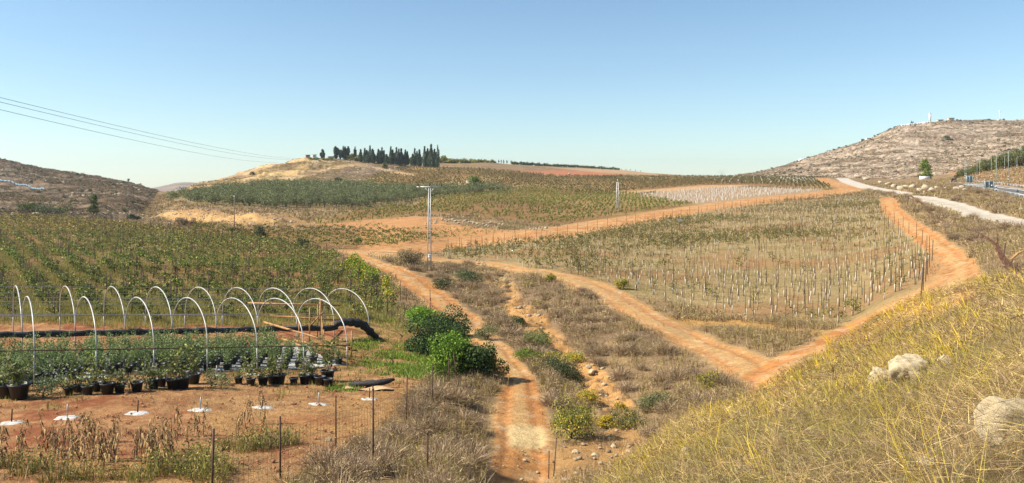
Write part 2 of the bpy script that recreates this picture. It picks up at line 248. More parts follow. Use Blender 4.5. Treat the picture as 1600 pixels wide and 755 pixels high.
def gidx(px, Y):
    i = np.interp(px, PXG, np.arange(len(PXG))); j = np.interp(np.log(Y), lY, np.arange(len(YG)))
    return i, j
def samp(G, X, Y):
    X = np.asarray(X, float); Y = np.maximum(np.asarray(Y, float), 1.3)
    i, j = gidx(800 + F * X / Y, Y)
    i0 = np.clip(np.floor(i).astype(int), 0, len(PXG) - 2); j0 = np.clip(np.floor(j).astype(int), 0, len(YG) - 2)
    # position inside the cell measured in the cell's own (px, Y) space
    fi = i - i0
    fj = (Y - YG[j0]) / (YG[j0 + 1] - YG[j0])
    return (G[j0, i0] * (1 - fi) + G[j0, i0 + 1] * fi) * (1 - fj) + (G[j0 + 1, i0] * (1 - fi) + G[j0 + 1, i0 + 1] * fi) * fj
def H(X, Y): return samp(Z, X, Y)
def at(px, py, y0=6.0):
    """world point of the ground seen first at this column and row"""
    ys = YG[YG >= y0]; X = (px - 800) / F * ys; z = H(X, ys); row = 290 - F * z / ys
    ok = (row <= py) & (ys < 1400)
    if not ok.any(): k = int(np.argmin(np.where((ys < 1400) & (ys > 60), row, 1e9))); return float(X[k]), float(ys[k]), float(z[k])
    k = np.argmax(ok)
    k = max(k, 1); r0, r1 = row[k - 1], row[k]
    t = 0 if r0 == r1 else np.clip((r0 - py) / (r0 - r1), 0, 1)
    Y = ys[k - 1] + (ys[k] - ys[k - 1]) * t; x = (px - 800) / F * Y
    return float(x), float(Y), float(H(x, Y))
def g_at(px, Y): x = (px - 800) / F * Y; return float(x), float(Y), float(H(x, Y))
def crest(px, y0=300, y1=1400):
    ys = YG[(YG >= y0) & (YG <= y1)]; X = (px - 800) / F * ys; z = H(X, ys); row = 290 - F * z / ys
    k = int(np.argmin(row)); return float(X[k]), float(ys[k]), float(z[k])

# ------------------------------------------------------------------ materials
def newmat(name):
    m = bpy.data.materials.new(name); m.use_nodes = True; t = m.node_tree
    return m, t, t.nodes["Principled BSDF"]
def mat_plain(name, col, rough=.7, metal=0, noise=.25, scale=8, bump=.0):
    m, t, b = newmat(name); N = t.nodes; L = t.links
    tc = N.new("ShaderNodeTexCoord"); nz = N.new("ShaderNodeTexNoise"); nz.inputs['Scale'].default_value = scale; nz.inputs['Detail'].default_value = 6
    L.new(tc.outputs['Object'], nz.inputs['Vector'])
    mr = N.new("ShaderNodeMapRange"); mr.inputs[1].default_value = .3; mr.inputs[2].default_value = .7; mr.inputs[3].default_value = 1 - noise; mr.inputs[4].default_value = 1 + noise
    L.new(nz.outputs[0], mr.inputs[0])
    mx = N.new("ShaderNodeVectorMath"); mx.operation = 'SCALE'; mx.inputs[0].default_value = tuple(col)
    L.new(mr.outputs[0], mx.inputs['Scale']); L.new(mx.outputs[0], b.inputs['Base Color'])
    b.inputs['Roughness'].default_value = rough; b.inputs['Metallic'].default_value = metal
    if bump:
        bp = N.new("ShaderNodeBump"); bp.inputs['Strength'].default_value = bump; bp.inputs['Distance'].default_value = .05
        L.new(nz.outputs[0], bp.inputs['Height']); L.new(bp.outputs[0], b.inputs['Normal'])
    return m
def mat_leaf(name, transl=.22):
    m, t, b = newmat(name); N = t.nodes; L = t.links
    at_ = N.new("ShaderNodeAttribute"); at_.attribute_name = 'Col'
    oi = N.new("ShaderNodeObjectInfo"); mr = N.new("ShaderNodeMapRange"); mr.inputs[3].default_value = .82; mr.inputs[4].default_value = 1.2
    L.new(oi.outputs['Random'], mr.inputs[0])
    mx = N.new("ShaderNodeVectorMath"); mx.operation = 'SCALE'; L.new(at_.outputs['Color'], mx.inputs[0]); L.new(mr.outputs[0], mx.inputs['Scale'])
    L.new(mx.outputs[0], b.inputs['Base Color']); b.inputs['Roughness'].default_value = .75
    b.inputs['Specular IOR Level'].default_value = .25
    tr = N.new("ShaderNodeBsdfTranslucent"); L.new(mx.outputs[0], tr.inputs[0])
    ms = N.new("ShaderNodeMixShader"); ms.inputs[0].default_value = transl
    out = [n for n in N if n.type == 'OUTPUT_MATERIAL'][0]
    L.new(b.outputs[0], ms.inputs[1]); L.new(tr.outputs[0], ms.inputs[2]); L.new(ms.outputs[0], out.inputs[0])
    return m
def mat_ground():
    m, t, b = newmat("earth"); N = t.nodes; L = t.links
    a = N.new("ShaderNodeAttribute"); a.attribute_name = 'Col'
    ge = N.new("ShaderNodeNewGeometry")
    def nz(sc, det, ro=.6):
        n = N.new("ShaderNodeTexNoise"); n.inputs['Scale'].default_value = sc; n.inputs['Detail'].default_value = det; n.inputs['Roughness'].default_value = ro
        L.new(ge.outputs['Position'], n.inputs['Vector']); return n
    fine = nz(2.6, 8, .72); mid = nz(.25, 6, .65); grit = nz(14, 4, .7)
    def rng_(n, lo, hi, a0=.32, a1=.68):
        r = N.new("ShaderNodeMapRange"); r.inputs[1].default_value = a0; r.inputs[2].default_value = a1; r.inputs[3].default_value = lo; r.inputs[4].default_value = hi
        L.new(n.outputs[0], r.inputs[0]); return r
    r1 = rng_(fine, .72, 1.25); r2 = rng_(mid, .84, 1.14); r3 = rng_(grit, .8, 1.18)
    def mul(x, y):
        k = N.new("ShaderNodeMath"); k.operation = 'MULTIPLY'; L.new(x.outputs[0], k.inputs[0]); L.new(y.outputs[0], k.inputs[1]); return k
    tot = mul(mul(r1, r2), r3)
    mx = N.new("ShaderNodeVectorMath"); mx.operation = 'SCALE'; L.new(a.outputs['Color'], mx.inputs[0]); L.new(tot.outputs[0], mx.inputs['Scale'])
    # scattered pale stones
    vo = N.new("ShaderNodeTexVoronoi"); vo.inputs['Scale'].default_value = 3.0; L.new(ge.outputs['Position'], vo.inputs['Vector'])
    rr = N.new("ShaderNodeMapRange"); rr.inputs[1].default_value = .16; rr.inputs[2].default_value = .08; rr.inputs[3].default_value = 0; rr.inputs[4].default_value = .55; L.new(vo.outputs['Distance'], rr.inputs[0])
    gate = rng_(mid, 0, 1, .5, .62); k = mul(rr, gate)
    mc = N.new("ShaderNodeMix"); mc.data_type = 'RGBA'; mc.inputs['B'].default_value = (*A(224, 200, 160), 1)
    L.new(k.outputs[0], mc.inputs['Factor']); L.new(mx.outputs[0], mc.inputs['A'])
    L.new(mc.outputs['Result'], b.inputs['Base Color']); b.inputs['Roughness'].default_value = .95; b.inputs['Specular IOR Level'].default_value = .1
    bp = N.new("ShaderNodeBump"); bp.inputs['Strength'].default_value = .9; bp.inputs['Distance'].default_value = .16
    L.new(fine.outputs[0], bp.inputs['Height']); L.new(bp.outputs[0], b.inputs['Normal'])
    return m
def mat_rock(name='limestone', col=A(226, 206, 168), dark=A(150, 132, 104), sc=2.2, bd=.12):
    m, t, b = newmat(name); N = t.nodes; L = t.links
    ge = N.new("ShaderNodeNewGeometry"); n = N.new("ShaderNodeTexNoise"); n.inputs['Scale'].default_value = sc; n.inputs['Detail'].default_value = 10; n.inputs['Roughness'].default_value = .78
    L.new(ge.outputs['Position'], n.inputs['Vector'])
    cr = N.new("ShaderNodeValToRGB"); cr.color_ramp.elements[0].position = .36; cr.color_ramp.elements[0].color = (*dark, 1); cr.color_ramp.elements[1].position = .50; cr.color_ramp.elements[1].color = (*col, 1)
    L.new(n.outputs[0], cr.inputs[0]); L.new(cr.outputs[0], b.inputs['Base Color']); b.inputs['Roughness'].default_value = .92
    bp = N.new("ShaderNodeBump"); bp.inputs['Strength'].default_value = 1; bp.inputs['Distance'].default_value = bd
    L.new(n.outputs[0], bp.inputs['Height']); L.new(bp.outputs[0], b.inputs['Normal'])
    return m
MT = {}
MT['earth'] = mat_ground(); MT['leaf'] = mat_leaf('foliage'); MT['dry'] = mat_leaf('dry_growth', .15)
MT['rock'] = mat_rock('limestone', A(226, 208, 174), A(138, 122, 98)); MT['boulder'] = mat_rock('weathered_boulder', A(232, 210, 168), A(150, 130, 98), 6.0, .04)
MT['rock_red'] = mat_rock('stained_stone', A(214, 150, 100), A(160, 96, 62))
MT['bark'] = mat_plain('bark', A(120, 96, 74), .9, 0, .35, 10, .4)
MT['steel'] = mat_plain('galvanised_steel', (.34, .34, .33), .45, .3, .12, 6)
MT['white_steel'] = mat_plain('pale_tube', (.47, .46, .42), .45, .1, .28, 1.3)
MT['rust'] = mat_plain('rusty_steel', (.085, .045, .03), .85, .1, .5, 20)
MT['rust2'] = mat_plain('rusty_sheet', (.19, .09, .055), .9, 0, .5, 4)
MT['wood'] = mat_plain('weathered_timber', A(206, 156, 96), .85, 0, .3, 6)
MT['pole_wood'] = mat_plain('pole_timber', A(170, 140, 104), .85, 0, .2, 5)
MT['black'] = mat_plain('black_plastic', (.018, .019, .021), .5, 0, .2, 8)
MT['cloth'] = mat_plain('black_shade_cloth', (.016, .015, .017), .75, 0, .4, 9, .5)
MT['white'] = mat_plain('white_paint', (.74, .74, .72), .6, 0, .05, 3)
MT['mat'] = mat_plain('pale_ground_cloth', (.36, .35, .32), .9, 0, .45, 1.6)
MT['gravel'] = mat_plain('white_gravel', (.46, .44, .40), .95, 0, .4, 9, .8)
MT['sleeve'] = mat_plain('white_sleeve', (.50, .44, .33), .7, 0, .1, 5)
MT['stake'] = mat_plain('stake_wood', A(104, 78, 54), .9, 0, .3, 9)
MT['bamboo'] = mat_plain('pale_cane', A(214, 176, 116), .8, 0, .2, 9)
MT['tan'] = mat_plain('tan_cloth', A(222, 186, 136), .9, 0, .25, 5)
MT['plaster'] = mat_plain('pale_plaster', A(226, 214, 194), .85, 0, .1, 2)
MT['glass'] = mat_plain('dark_glass', (.02, .025, .03), .15, 0, .1, 2)
MT['blue'] = mat_plain('blue_sheet', A(126, 158, 178), .6, 0, .2, 1.2)
MT['sign'] = mat_plain('sign_back', A(138, 166, 178), .5, .2, .1, 2)
MT['car'] = mat_plain('dark_car_paint', (.06, .025, .025), .3, 0, .05, 2)
MT['lamp'] = mat_plain('grey_green_pole', A(176, 190, 180), .5, .1, .08, 3)
MT['wire'] = mat_plain('wire', (.10, .10, .11), .6, .2, .05, 3)
MT['line'] = mat_plain('road_paint', (.7, .7, .68), .7, 0, .1, 2)
MT['red'] = mat_plain('red_mark', (.5, .05, .04), .5, 0, .05, 2)
MT['tyre'] = mat_plain('rubber', (.02, .02, .02), .8, 0, .1, 4)
MT['terra'] = mat_plain('brick_orange', A(206, 140, 100), .85, 0, .2, 2)

# ------------------------------------------------------------------ geometry kit (triangles in numpy)
class Geo:
    def __init__(s, v=None, f=None, c=None):
        s.v = np.zeros((0, 3)) if v is None else np.asarray(v, float)
        s.f = np.zeros((0, 3), int) if f is None else np.asarray(f, int)
        s.c = np.full((len(s.v), 3), .5) if c is None else np.asarray(c, float)
    def moved(s, loc=(0, 0, 0), rz=0.0, sc=1.0, R=None):
        v = s.v * sc
        if R is not None: v = v @ np.asarray(R).T
        if rz:
            cz, sz = math.cos(rz), math.sin(rz); v = np.stack([v[:, 0] * cz - v[:, 1] * sz, v[:, 0] * sz + v[:, 1] * cz, v[:, 2]], 1)
        return Geo(v + np.asarray(loc), s.f, s.c)
def join(gs):
    gs = [g for g in gs if len(g.v)]
    if not gs: return Geo()
    off = np.cumsum([0] + [len(g.v) for g in gs[:-1]])
    return Geo(np.concatenate([g.v for g in gs]), np.concatenate([g.f + o for g, o in zip(gs, off)]), np.concatenate([g.c for g in gs]))
def merge_copies(g, locs, rzs, scs, tint=None):
    n = len(locs); V = len(g.v)
    cz = np.cos(rzs)[:, None]; sz = np.sin(rzs)[:, None]; v = g.v[None] * np.asarray(scs)[:, None, None]
    out = np.stack([v[..., 0] * cz - v[..., 1] * sz, v[..., 0] * sz + v[..., 1] * cz, v[..., 2]], -1) + np.asarray(locs)[:, None]
    f = (g.f[None] + (np.arange(n) * V)[:, None, None]).reshape(-1, 3)
    c = np.repeat(g.c[None], n, 0)
    if tint is not None: c = c * np.asarray(tint).reshape(n, 1, -1)
    return Geo(out.reshape(-1, 3), f, c.reshape(-1, 3))
def to_mesh(name, g, mat, smooth=False):
    me = bpy.data.meshes.new(name); nv, nf = len(g.v), len(g.f)
    me.vertices.add(nv); me.vertices.foreach_set('co', g.v.astype(np.float32).ravel())
    me.loops.add(nf * 3); me.loops.foreach_set('vertex_index', g.f.astype(np.int32).ravel())
    me.polygons.add(nf); me.polygons.foreach_set('loop_start', np.arange(0, nf * 3, 3, dtype=np.int32))
    try: me.polygons.foreach_set('loop_total', np.full(nf, 3, dtype=np.int32))
    except Exception: pass
    me.update(calc_edges=True)
    ca = me.color_attributes.new('Col', 'FLOAT_COLOR', 'POINT')
    cc = np.ones((nv, 4), np.float32); cc[:, :3] = g.c; ca.data.foreach_set('color', cc.ravel())
    me.materials.append(MT[mat] if isinstance(mat, str) else mat)
    if smooth: me.polygons.foreach_set('use_smooth', np.ones(nf, bool)); me.update()
    return me
def tag(o, label=None, cat=None, group=None, kind=None):
    if label: o['label'] = label
    if cat: o['category'] = cat
    if group: o['group'] = group
    if kind: o['kind'] = kind
    return o
def put(name, me, parent=None, loc=None):
    o = bpy.data.objects.new(name, me); COL.objects.link(o)
    if parent is not None: o.parent = parent
    if loc is not None: o.location = loc
    return o
def obj(name, g, mat, parent=None, smooth=False): return put(name, to_mesh(name, g, mat, smooth), parent)
def root(name, loc, label, cat, group=None, rz=0.0, sc=1.0):
    o = bpy.data.objects.new(name, None); o.empty_display_size = .2; COL.objects.link(o)
    o.location = loc; o.rotation_euler = (0, 0, rz); o.scale = (sc, sc, sc)
    return tag(o, label, cat, group)
def single(name, g, mat, label, cat, loc=(0, 0, 0), rz=0, group=None, smooth=False, sc=1.0):
    o = obj(name, g, mat, None, smooth); o.location = loc; o.rotation_euler = (0, 0, rz); o.scale = (sc,) * 3
    return tag(o, label, cat, group)
class Proto:
    """meshes of one kind of thing, made once; each placing gives the thing and its parts objects of their own"""
    def __init__(s, name, parts): s.name = name; s.parts = [(n, to_mesh(n, g, m, sm), par) for n, g, m, sm, par in parts]
    def place(s, loc, label, cat, group=None, rz=0.0, sc=1.0, tilt=(0, 0)):
        r = root(s.name, loc, label, cat, group, rz, sc); r.rotation_euler = (tilt[0], tilt[1], rz)
        made = []
        for n, me, par in s.parts: made.append(put(n, me, r if par is None else made[par]))
        return r
def tube(pts, r, n=6, caps=True):
    P = np.asarray(pts, float); m = len(P); r = np.broadcast_to(np.asarray(r, float), (m,))
    T = np.gradient(P, axis=0); T /= np.linalg.norm(T, axis=1)[:, None] + 1e-12
    up = np.array([0, 0, 1.0]) if abs(T[0][2]) < .9 else np.array([1.0, 0, 0])
    V = []
    for i in range(m):
        a = np.cross(T[i], up); a /= np.linalg.norm(a) + 1e-12; b = np.cross(T[i], a); up = -np.cross(a, T[i]) if False else up
        th = np.arange(n) * 2 * math.pi / n
        V.append(P[i] + r[i] * (np.cos(th)[:, None] * a + np.sin(th)[:, None] * b))
    V = np.concatenate(V); fs = []
    for i in range(m - 1):
        for k in range(n):
            a, b = i * n + k, i * n + (k + 1) % n; c, d = a + n, b + n
            fs += [(a, c, b), (b, c, d)]
    if caps:
        for base, rev in ((0, False), ((m - 1) * n, True)):
            for k in range(1, n - 1): fs.append((base, base + k, base + k + 1) if not rev else (base, base + k + 1, base + k))
    return Geo(V, fs)
def box(c, s, rz=0.0, taper=1.0):
    x, y, z = np.asarray(s, float) / 2
    v = np.array([(-x, -y, -z), (x, -y, -z), (x, y, -z), (-x, y, -z), (-x, -y, z), (x, -y, z), (x, y, z), (-x, y, z)], float)
    v[4:, :2] *= taper
    f = [(0, 2, 1), (0, 3, 2), (4, 5, 6), (4, 6, 7), (0, 1, 5), (0, 5, 4), (1, 2, 6), (1, 6, 5), (2, 3, 7), (2, 7, 6), (3, 0, 4), (3, 4, 7)]
    return Geo(v, f).moved(c, rz)
def lathe(prof, n=10):
    V = []; fs = []
    for r, z in prof:
        th = np.arange(n) * 2 * math.pi / n; V.append(np.stack([r * np.cos(th), r * np.sin(th), np.full(n, z)], 1))
    for i in range(len(prof) - 1):
        for k in range(n):
            a, b = i * n + k, i * n + (k + 1) % n; c, d = a + n, b + n
            fs += [(a, b, c), (b, d, c)]
    return Geo(np.concatenate(V), fs)
def beam(a, b, w, h=None):
    a = np.asarray(a, float); b = np.asarray(b, float); h = h or w; d = b - a; L = np.linalg.norm(d); d /= L
    up = np.array([0, 0, 1.0]) if abs(d[2]) < .95 else np.array([1.0, 0, 0])
    s = np.cross(d, up); s /= np.linalg.norm(s); u = np.cross(s, d)
    g = box((0, 0, 0), (w, L, h)); R = np.stack([s, d, u], 1)
    return Geo(g.v @ R.T + (a + b) / 2, g.f)
def blades(base, n_per, h, spread, wid, pal, lean=.35, bend=.3, r=None, seg=1, dirbias=(0, 0)):
    """thin grass blades: n_per from every base point"""
    r = r or rng; B = np.repeat(np.asarray(base, float), n_per, 0); n = len(B)
    hh = np.repeat(np.broadcast_to(h, (len(base),)), n_per) * r.uniform(.5, 1.15, n)
    sp = np.repeat(np.broadcast_to(spread, (len(base),)), n_per)
    th = r.uniform(0, 2 * math.pi, n); rd = np.sqrt(r.uniform(0, 1, n)) * sp
    p0 = B + np.stack([rd * np.cos(th), rd * np.sin(th), -.04 + 0 * th], 1)
    th2 = th + r.normal(0, .9, n); le = np.abs(r.normal(0, lean, n))
    dr = np.stack([np.cos(th2) * le + dirbias[0], np.sin(th2) * le + dirbias[1], np.ones(n)], 1); dr /= np.linalg.norm(dr, axis=1)[:, None]
    ww = np.repeat(np.broadcast_to(wid, (len(base),)), n_per) * r.uniform(.6, 1.3, n)
    ph = r.uniform(0, 2 * math.pi, n); sd_ = np.stack([np.cos(ph), np.sin(ph), 0 * ph], 1) * ww[:, None]
    pal = np.asarray(pal); c = pal[r.integers(0, len(pal), n)] * r.uniform(.8, 1.2, (n, 1))
    if seg == 1:
        v = np.stack([p0 - sd_, p0 + sd_, p0 + dr * hh[:, None]], 1).reshape(-1, 3); f = np.arange(3 * n).reshape(-1, 3); cc = np.repeat(c, 3, 0)
    else:
        mid = p0 + dr * hh[:, None] * .55; dr2 = dr + np.stack([np.cos(th2), np.sin(th2), -.6 + 0 * th2], 1) * (bend * r.uniform(0, 1.5, n))[:, None]
        dr2 /= np.linalg.norm(dr2, axis=1)[:, None]; tip = mid + dr2 * hh[:, None] * .5
        v = np.stack([p0 - sd_, p0 + sd_, mid - sd_ * .7, mid + sd_ * .7, tip], 1).reshape(-1, 3)
        k = (np.arange(n) * 5)[:, None]; f = np.concatenate([k + np.array([[0, 1, 3]]), k + np.array([[0, 3, 2]]), k + np.array([[2, 3, 4]])]); cc = np.repeat(c, 5, 0)
    return Geo(v, f, cc)
def tangle(base, n_per, h, spread, wid, pal, L=.22, r=None, flat=.6):
    """short crossing twigs filling a low volume round every base point"""
    r = r or rng; B = np.repeat(np.asarray(base, float), n_per, 0); n = len(B); hh = np.repeat(np.broadcast_to(h, (len(base),)), n_per); sp = np.repeat(np.broadcast_to(spread, (len(base),)), n_per)
    th = r.uniform(0, 6.283, n); q = np.sqrt(r.uniform(0, 1, n)); top = hh * np.sqrt(np.clip(1 - q ** 2, .05, 1)); P = B + np.stack([q * sp * np.cos(th), q * sp * np.sin(th), top * r.uniform(.0, 1, n) ** .8], 1)
    d = r.normal(0, 1, (n, 3)); d[:, 2] = np.abs(d[:, 2]) * flat; d[:, 0] += .6 * np.cos(th); d[:, 1] += .6 * np.sin(th); d /= np.linalg.norm(d, axis=1)[:, None]
    s_ = np.cross(d, r.normal(0, 1, (n, 3))); s_ /= np.linalg.norm(s_, axis=1)[:, None]; s_ *= (np.repeat(np.broadcast_to(wid, (len(base),)), n_per) * r.uniform(.6, 1.4, n))[:, None]; l = (L * r.uniform(.5, 1.5, n))[:, None]
    v = np.stack([P - s_, P + s_, P + d * l], 1).reshape(-1, 3); pal = np.asarray(pal); c = pal[r.integers(0, len(pal), n)] * r.uniform(.55, 1.35, (n, 1))
    return Geo(v, np.arange(3 * n).reshape(-1, 3), np.repeat(c, 3, 0))
def leaves(P, size, pal, r=None, aspect=.5, droop=0.0, nrm=None):
    """one rhombic leaf at every point"""
    r = r or rng; P = np.asarray(P, float); n = len(P)
    d = r.normal(0, 1, (n, 3)); 
    if nrm is not None: d = d * .8 + nrm
    d[:, 2] -= droop; d /= np.linalg.norm(d, axis=1)[:, None]
    s = np.cross(d, r.normal(0, 1, (n, 3))); s /= np.linalg.norm(s, axis=1)[:, None]
    sz = (np.broadcast_to(size, (n,)) * r.uniform(.6, 1.3, n))[:, None]
    v = np.stack([P - d * sz * .5, P + s * sz * aspect * .5, P + d * sz * .5, P - s * sz * aspect * .5], 1).reshape(-1, 3)
    k = (np.arange(n) * 4)[:, None]; f = np.concatenate([k + np.array([[0, 1, 2]]), k + np.array([[0, 2, 3]])])
    pal = np.asarray(pal); c = pal[r.integers(0, len(pal), n)] * r.uniform(.75, 1.25, (n, 1))
    return Geo(v, f, np.repeat(c, 4, 0))
def lobes(n_l, n, rx, ry, rz, cz, r, fr=.45, shell=.55, bottom=-.9):
    """points on and in a bunch of uneven lobes"""
    th = r.uniform(0, 2 * math.pi, n_l); u = r.uniform(bottom, 1, n_l); q = np.sqrt(1 - np.clip(u, -1, 1) ** 2)
    rad = r.uniform(.35, .8, n_l); cen = np.stack([q * np.cos(th) * rad * rx, q * np.sin(th) * rad * ry, cz + u * rad * rz], 1)
    lr = r.uniform(.6, 1.15, n_l) * fr
    k = r.integers(0, n_l, n); d = r.normal(0, 1, (n, 3)); d /= np.linalg.norm(d, axis=1)[:, None]
    rr = (shell + (1 - shell) * r.uniform(0, 1, n)) * lr[k]
    return cen[k] + d * rr[:, None] * np.array([rx, ry, rz]), cen, d
def limbs(cen, z0, r0, trunk_h, r, k=5, lean=.1):
    top = np.array([r.normal(0, lean), r.normal(0, lean), trunk_h])
    gs = [tube([(0, 0, z0), top * .5 + np.array([r.normal(0, lean * .5), 0, 0]), top], [r0, r0 * .8, r0 * .6], 7)]
    for c in cen[:k]: gs.append(tube([top, (top + c) / 2 + np.array([0, 0, .06 * trunk_h]), c], [r0 * .5, r0 * .33, r0 * .12], 5))
    return join(gs)
_ico = {}
def rock(sx, sy, sz, seed, sub=3, rough=.28):
    if sub not in _ico:
        bm = bmesh.new(); bmesh.ops.create_icosphere(bm, subdivisions=sub, radius=1.0)
        bm.verts.ensure_lookup_table(); _ico[sub] = (np.array([v.co[:] for v in bm.verts]), np.array([[v.index for v in f.verts] for f in bm.faces])); bm.free()
    v, f = _ico[sub]; v = v.copy()
    r = np.random.default_rng(seed)
    for k in range(13):                                  # plane cuts give broken faces
        n = r.normal(0, 1, 3); n /= np.linalg.norm(n); d = r.uniform(.5, .85); t = v @ n; v -= np.maximum(t - d, 0)[:, None] * n * .9
    a = fbm(v[:, 0] * 2 + seed, v[:, 1] * 2 + v[:, 2] * 1.7, .8, 3, seed % 97) - .5 + .16 * (fbm(v[:, 0] * 6 + seed, v[:, 1] * 6 + v[:, 2] * 5, .8, 3, seed % 89) - .5)
    v *= (1 + rough * 1.3 * a)[:, None]
    return Geo(v * np.array([sx, sy, sz]), f, np.full((len(v), 3), .5))
def nth(i, n, side='left'):
    w = ['', 'second', 'third', 'fourth', 'fifth', 'sixth', 'seventh', 'eighth', 'ninth', 'tenth', 'eleventh', 'twelfth', 'thirteenth', 'fourteenth', 'fifteenth',
         'sixteenth', 'seventeenth', 'eighteenth', 'nineteenth', 'twentieth']
    def o(i):
        if i < 20: return w[i]
        tens = {2: 'twenty', 3: 'thirty', 4: 'forty', 5: 'fifty', 6: 'sixty'}; a, b = divmod(i + 1, 10)
        if b == 0: return {2: 'twentieth', 3: 'thirtieth', 4: 'fortieth', 5: 'fiftieth', 6: 'sixtieth'}[a]
        return tens[a] + '-' + ['first'] [0] if b == 1 else tens[a] + '-' + w[b - 1]
    if i == 0: return 'leftmost'
    if i == n - 1: return 'rightmost'
    return o(i) + ' from left'
# ------------------------------------------------------------------ ground objects (one sheet, cut along region borders)
nY, nX = Z.shape
VV = np.stack([XX, YY, Z], -1).reshape(-1, 3); VC = C.reshape(-1, 3)
jj, ii = np.meshgrid(np.arange(nY - 1), np.arange(nX - 1), indexing='ij')
q = np.stack([jj * nX + ii, jj * nX + ii + 1, (jj + 1) * nX + ii + 1, (jj + 1) * nX + ii], -1).reshape(-1, 4)
def cell(m): return m[:-1, :-1].ravel()
cat = np.zeros(len(q), int); names = ['ground']
def region(nm, m, over=True):
    names.append(nm); k = len(names) - 1; mm = cell(m)
    cat[mm if over else (mm & (cat == 0))] = k
for nm, m in (('far_hill', M['far_hill']), ('rocky_hill', M['left_hill']), ('terraced_hill', M['mid_hill']), ('limestone_hill', M['right_hill']), ('orchard_soil', M['left_field']), ('nursery_soil', M['nursery']),
              ('vineyard_soil', M['vine_right']), ('field_soil', M['field_a'] | M['field_b'] | M['field_c']), ('orange_field', M['field_d']), ('olive_soil', M['olive']), ('grassy_bank', M['bank'])): region(nm, m)
for nm, k in (('gully_track', 'track_gully'), ('valley_track', 'track_mid'), ('curving_track', 'track_right'), ('field_track', 'track_back'), ('upper_track', 'track_upper'), ('hill_track', 'track_hill'), ('crest_track', 'track_crest')):
    region(nm, TR[k] < 1)
region('stone_lane_road', (LANE < 1) | (LANE2 < 1)); region('highway_road', HWY < 1)
for k, nm in enumerate(names):
    qq = q[cat == k]
    if not len(qq): continue
    u, inv = np.unique(qq, return_inverse=True); f4 = inv.reshape(-1, 4)
    o = obj(nm, Geo(VV[u], np.concatenate([f4[:, [0, 1, 2]], f4[:, [0, 2, 3]]]), VC[u]), 'earth', smooth=True); tag(o, kind='structure')
# =================================================================== vegetation
def P_(*cs, k=1.35): return [A(*c) * k for c in cs]
GRN = P_((106,122,50),(130,140,62),(84,102,44),(164,166,86),(98,110,58), k=1.45)
GRNB = P_((110,150,40),(140,176,48),(90,130,36),(168,196,70))
DKG = P_((52,72,40),(66,86,48),(44,60,38),(84,100,60))
OLV = P_((124,130,80),(144,148,98),(100,108,68),(160,162,116), k=1.22)
CYP = P_((60,74,50),(72,86,56),(50,62,46),(86,98,66), k=2.1)
DRY = P_((196,170,126),(170,142,106),(150,124,100),(214,190,144),(134,112,86))
DRYG = P_((176,150,116),(194,168,130),(152,126,98),(212,186,146),(136,114,90))
YEL = P_((222,196,60),(206,186,70),(190,166,50),(232,206,90))
YOL = P_((180,164,78),(164,150,72),(198,180,98),(142,132,66))
VIN = P_((108,116,58),(132,134,70),(148,130,74),(92,98,50),(160,142,84))
BRV = P_((140,116,74),(120,104,62),(154,130,84),(110,100,60),(128,122,66))
r2 = np.random.default_rng(21)
PMASK = {k: v for k, v in M.items()}
TRD = np.minimum.reduce([TR[k] for k in TR] + [LANE, LANE2, HWY])
def mask_at(m, X, Y):
    Y = np.asarray(Y, float); i, j = gidx(800 + F * np.asarray(X) / Y, Y); return m[np.clip(np.round(j).astype(int), 0, len(YG) - 1), np.clip(np.round(i).astype(int), 0, len(PXG) - 1)]
def rows(mask, d, across, along, ymin, ymax, pxr=(-30, 1630), jit=.12, origin=(0, 0)):
    """planting positions on rows running in direction d inside a mask"""
    d = np.array(d, float); d /= np.linalg.norm(d); nrm = np.array([-d[1], d[0]])
    R = ymax * 1.25; a = np.arange(-R, R, across); b = np.arange(-R, R, along)
    AA, BB = np.meshgrid(a, b); X = origin[0] + AA * nrm[0] + BB * d[0]; Y = origin[1] + AA * nrm[1] + BB * d[1]
    k = (Y > ymin) & (Y < ymax) & (np.abs(X) < Y * .72); X, Y = X[k], Y[k]
    X = X + r2.normal(0, jit, X.shape); Y = Y + r2.normal(0, jit, Y.shape)
    px = 800 + F * X / Y; k = (px > pxr[0]) & (px < pxr[1]); X, Y = X[k], Y[k]
    k = mask_at(mask, X, Y) & (mask_at(TRD, X, Y) > 1.25); X, Y = X[k], Y[k]
    o = np.argsort(Y); return X[o], Y[o]
def pts3(X, Y, dz=0.0): return np.stack([X, Y, H(X, Y) + dz], 1)
# ---- left vineyard: leafy vines on stakes
def vine(seed, nl=150, h=1.5, rad=.55, pal=GRN, size=.15):
    r = np.random.default_rng(seed)
    p, cen, d = lobes(6, nl, rad, rad * .8, h * .42, h * .6, r, .55, .2)
    return leaves(p, size, pal, r, .75)
def stakeg(h, r=.03): return tube([(0, 0, -.15), (0, 0, h)], r, 5)
vx, vy = rows(M['left_field'], (-.57, .82), 2.7, 1.3, 56, 225, jit=.32)
keep = r2.uniform(0, 1, len(vx)) < .88; vx, vy = vx[keep], vy[keep]
lv = [Proto('grapevine', [('foliage', vine(s, 230 if s % 2 else 150, 1.35 + .12 * s, .78, [*GRN, *GRN, *VIN]), 'leaf', False, None), ('vine_trunk', tube([(0, 0, -.1), (.05, 0, .4), (0, .04, .9)], [.035, .03, .02], 5), 'bark', False, None), ('stake', stakeg(1.75).moved((.12, 0, 0)), 'rust', False, None)]) for s in range(4)]
lvd = [Proto('grapevine', [('foliage', vine(s, 60, 1.1, .45, VIN), 'leaf', False, None), ('stake', stakeg(1.6).moved((.12, 0, 0)), 'rust', False, None)]) for s in (8, 9)]
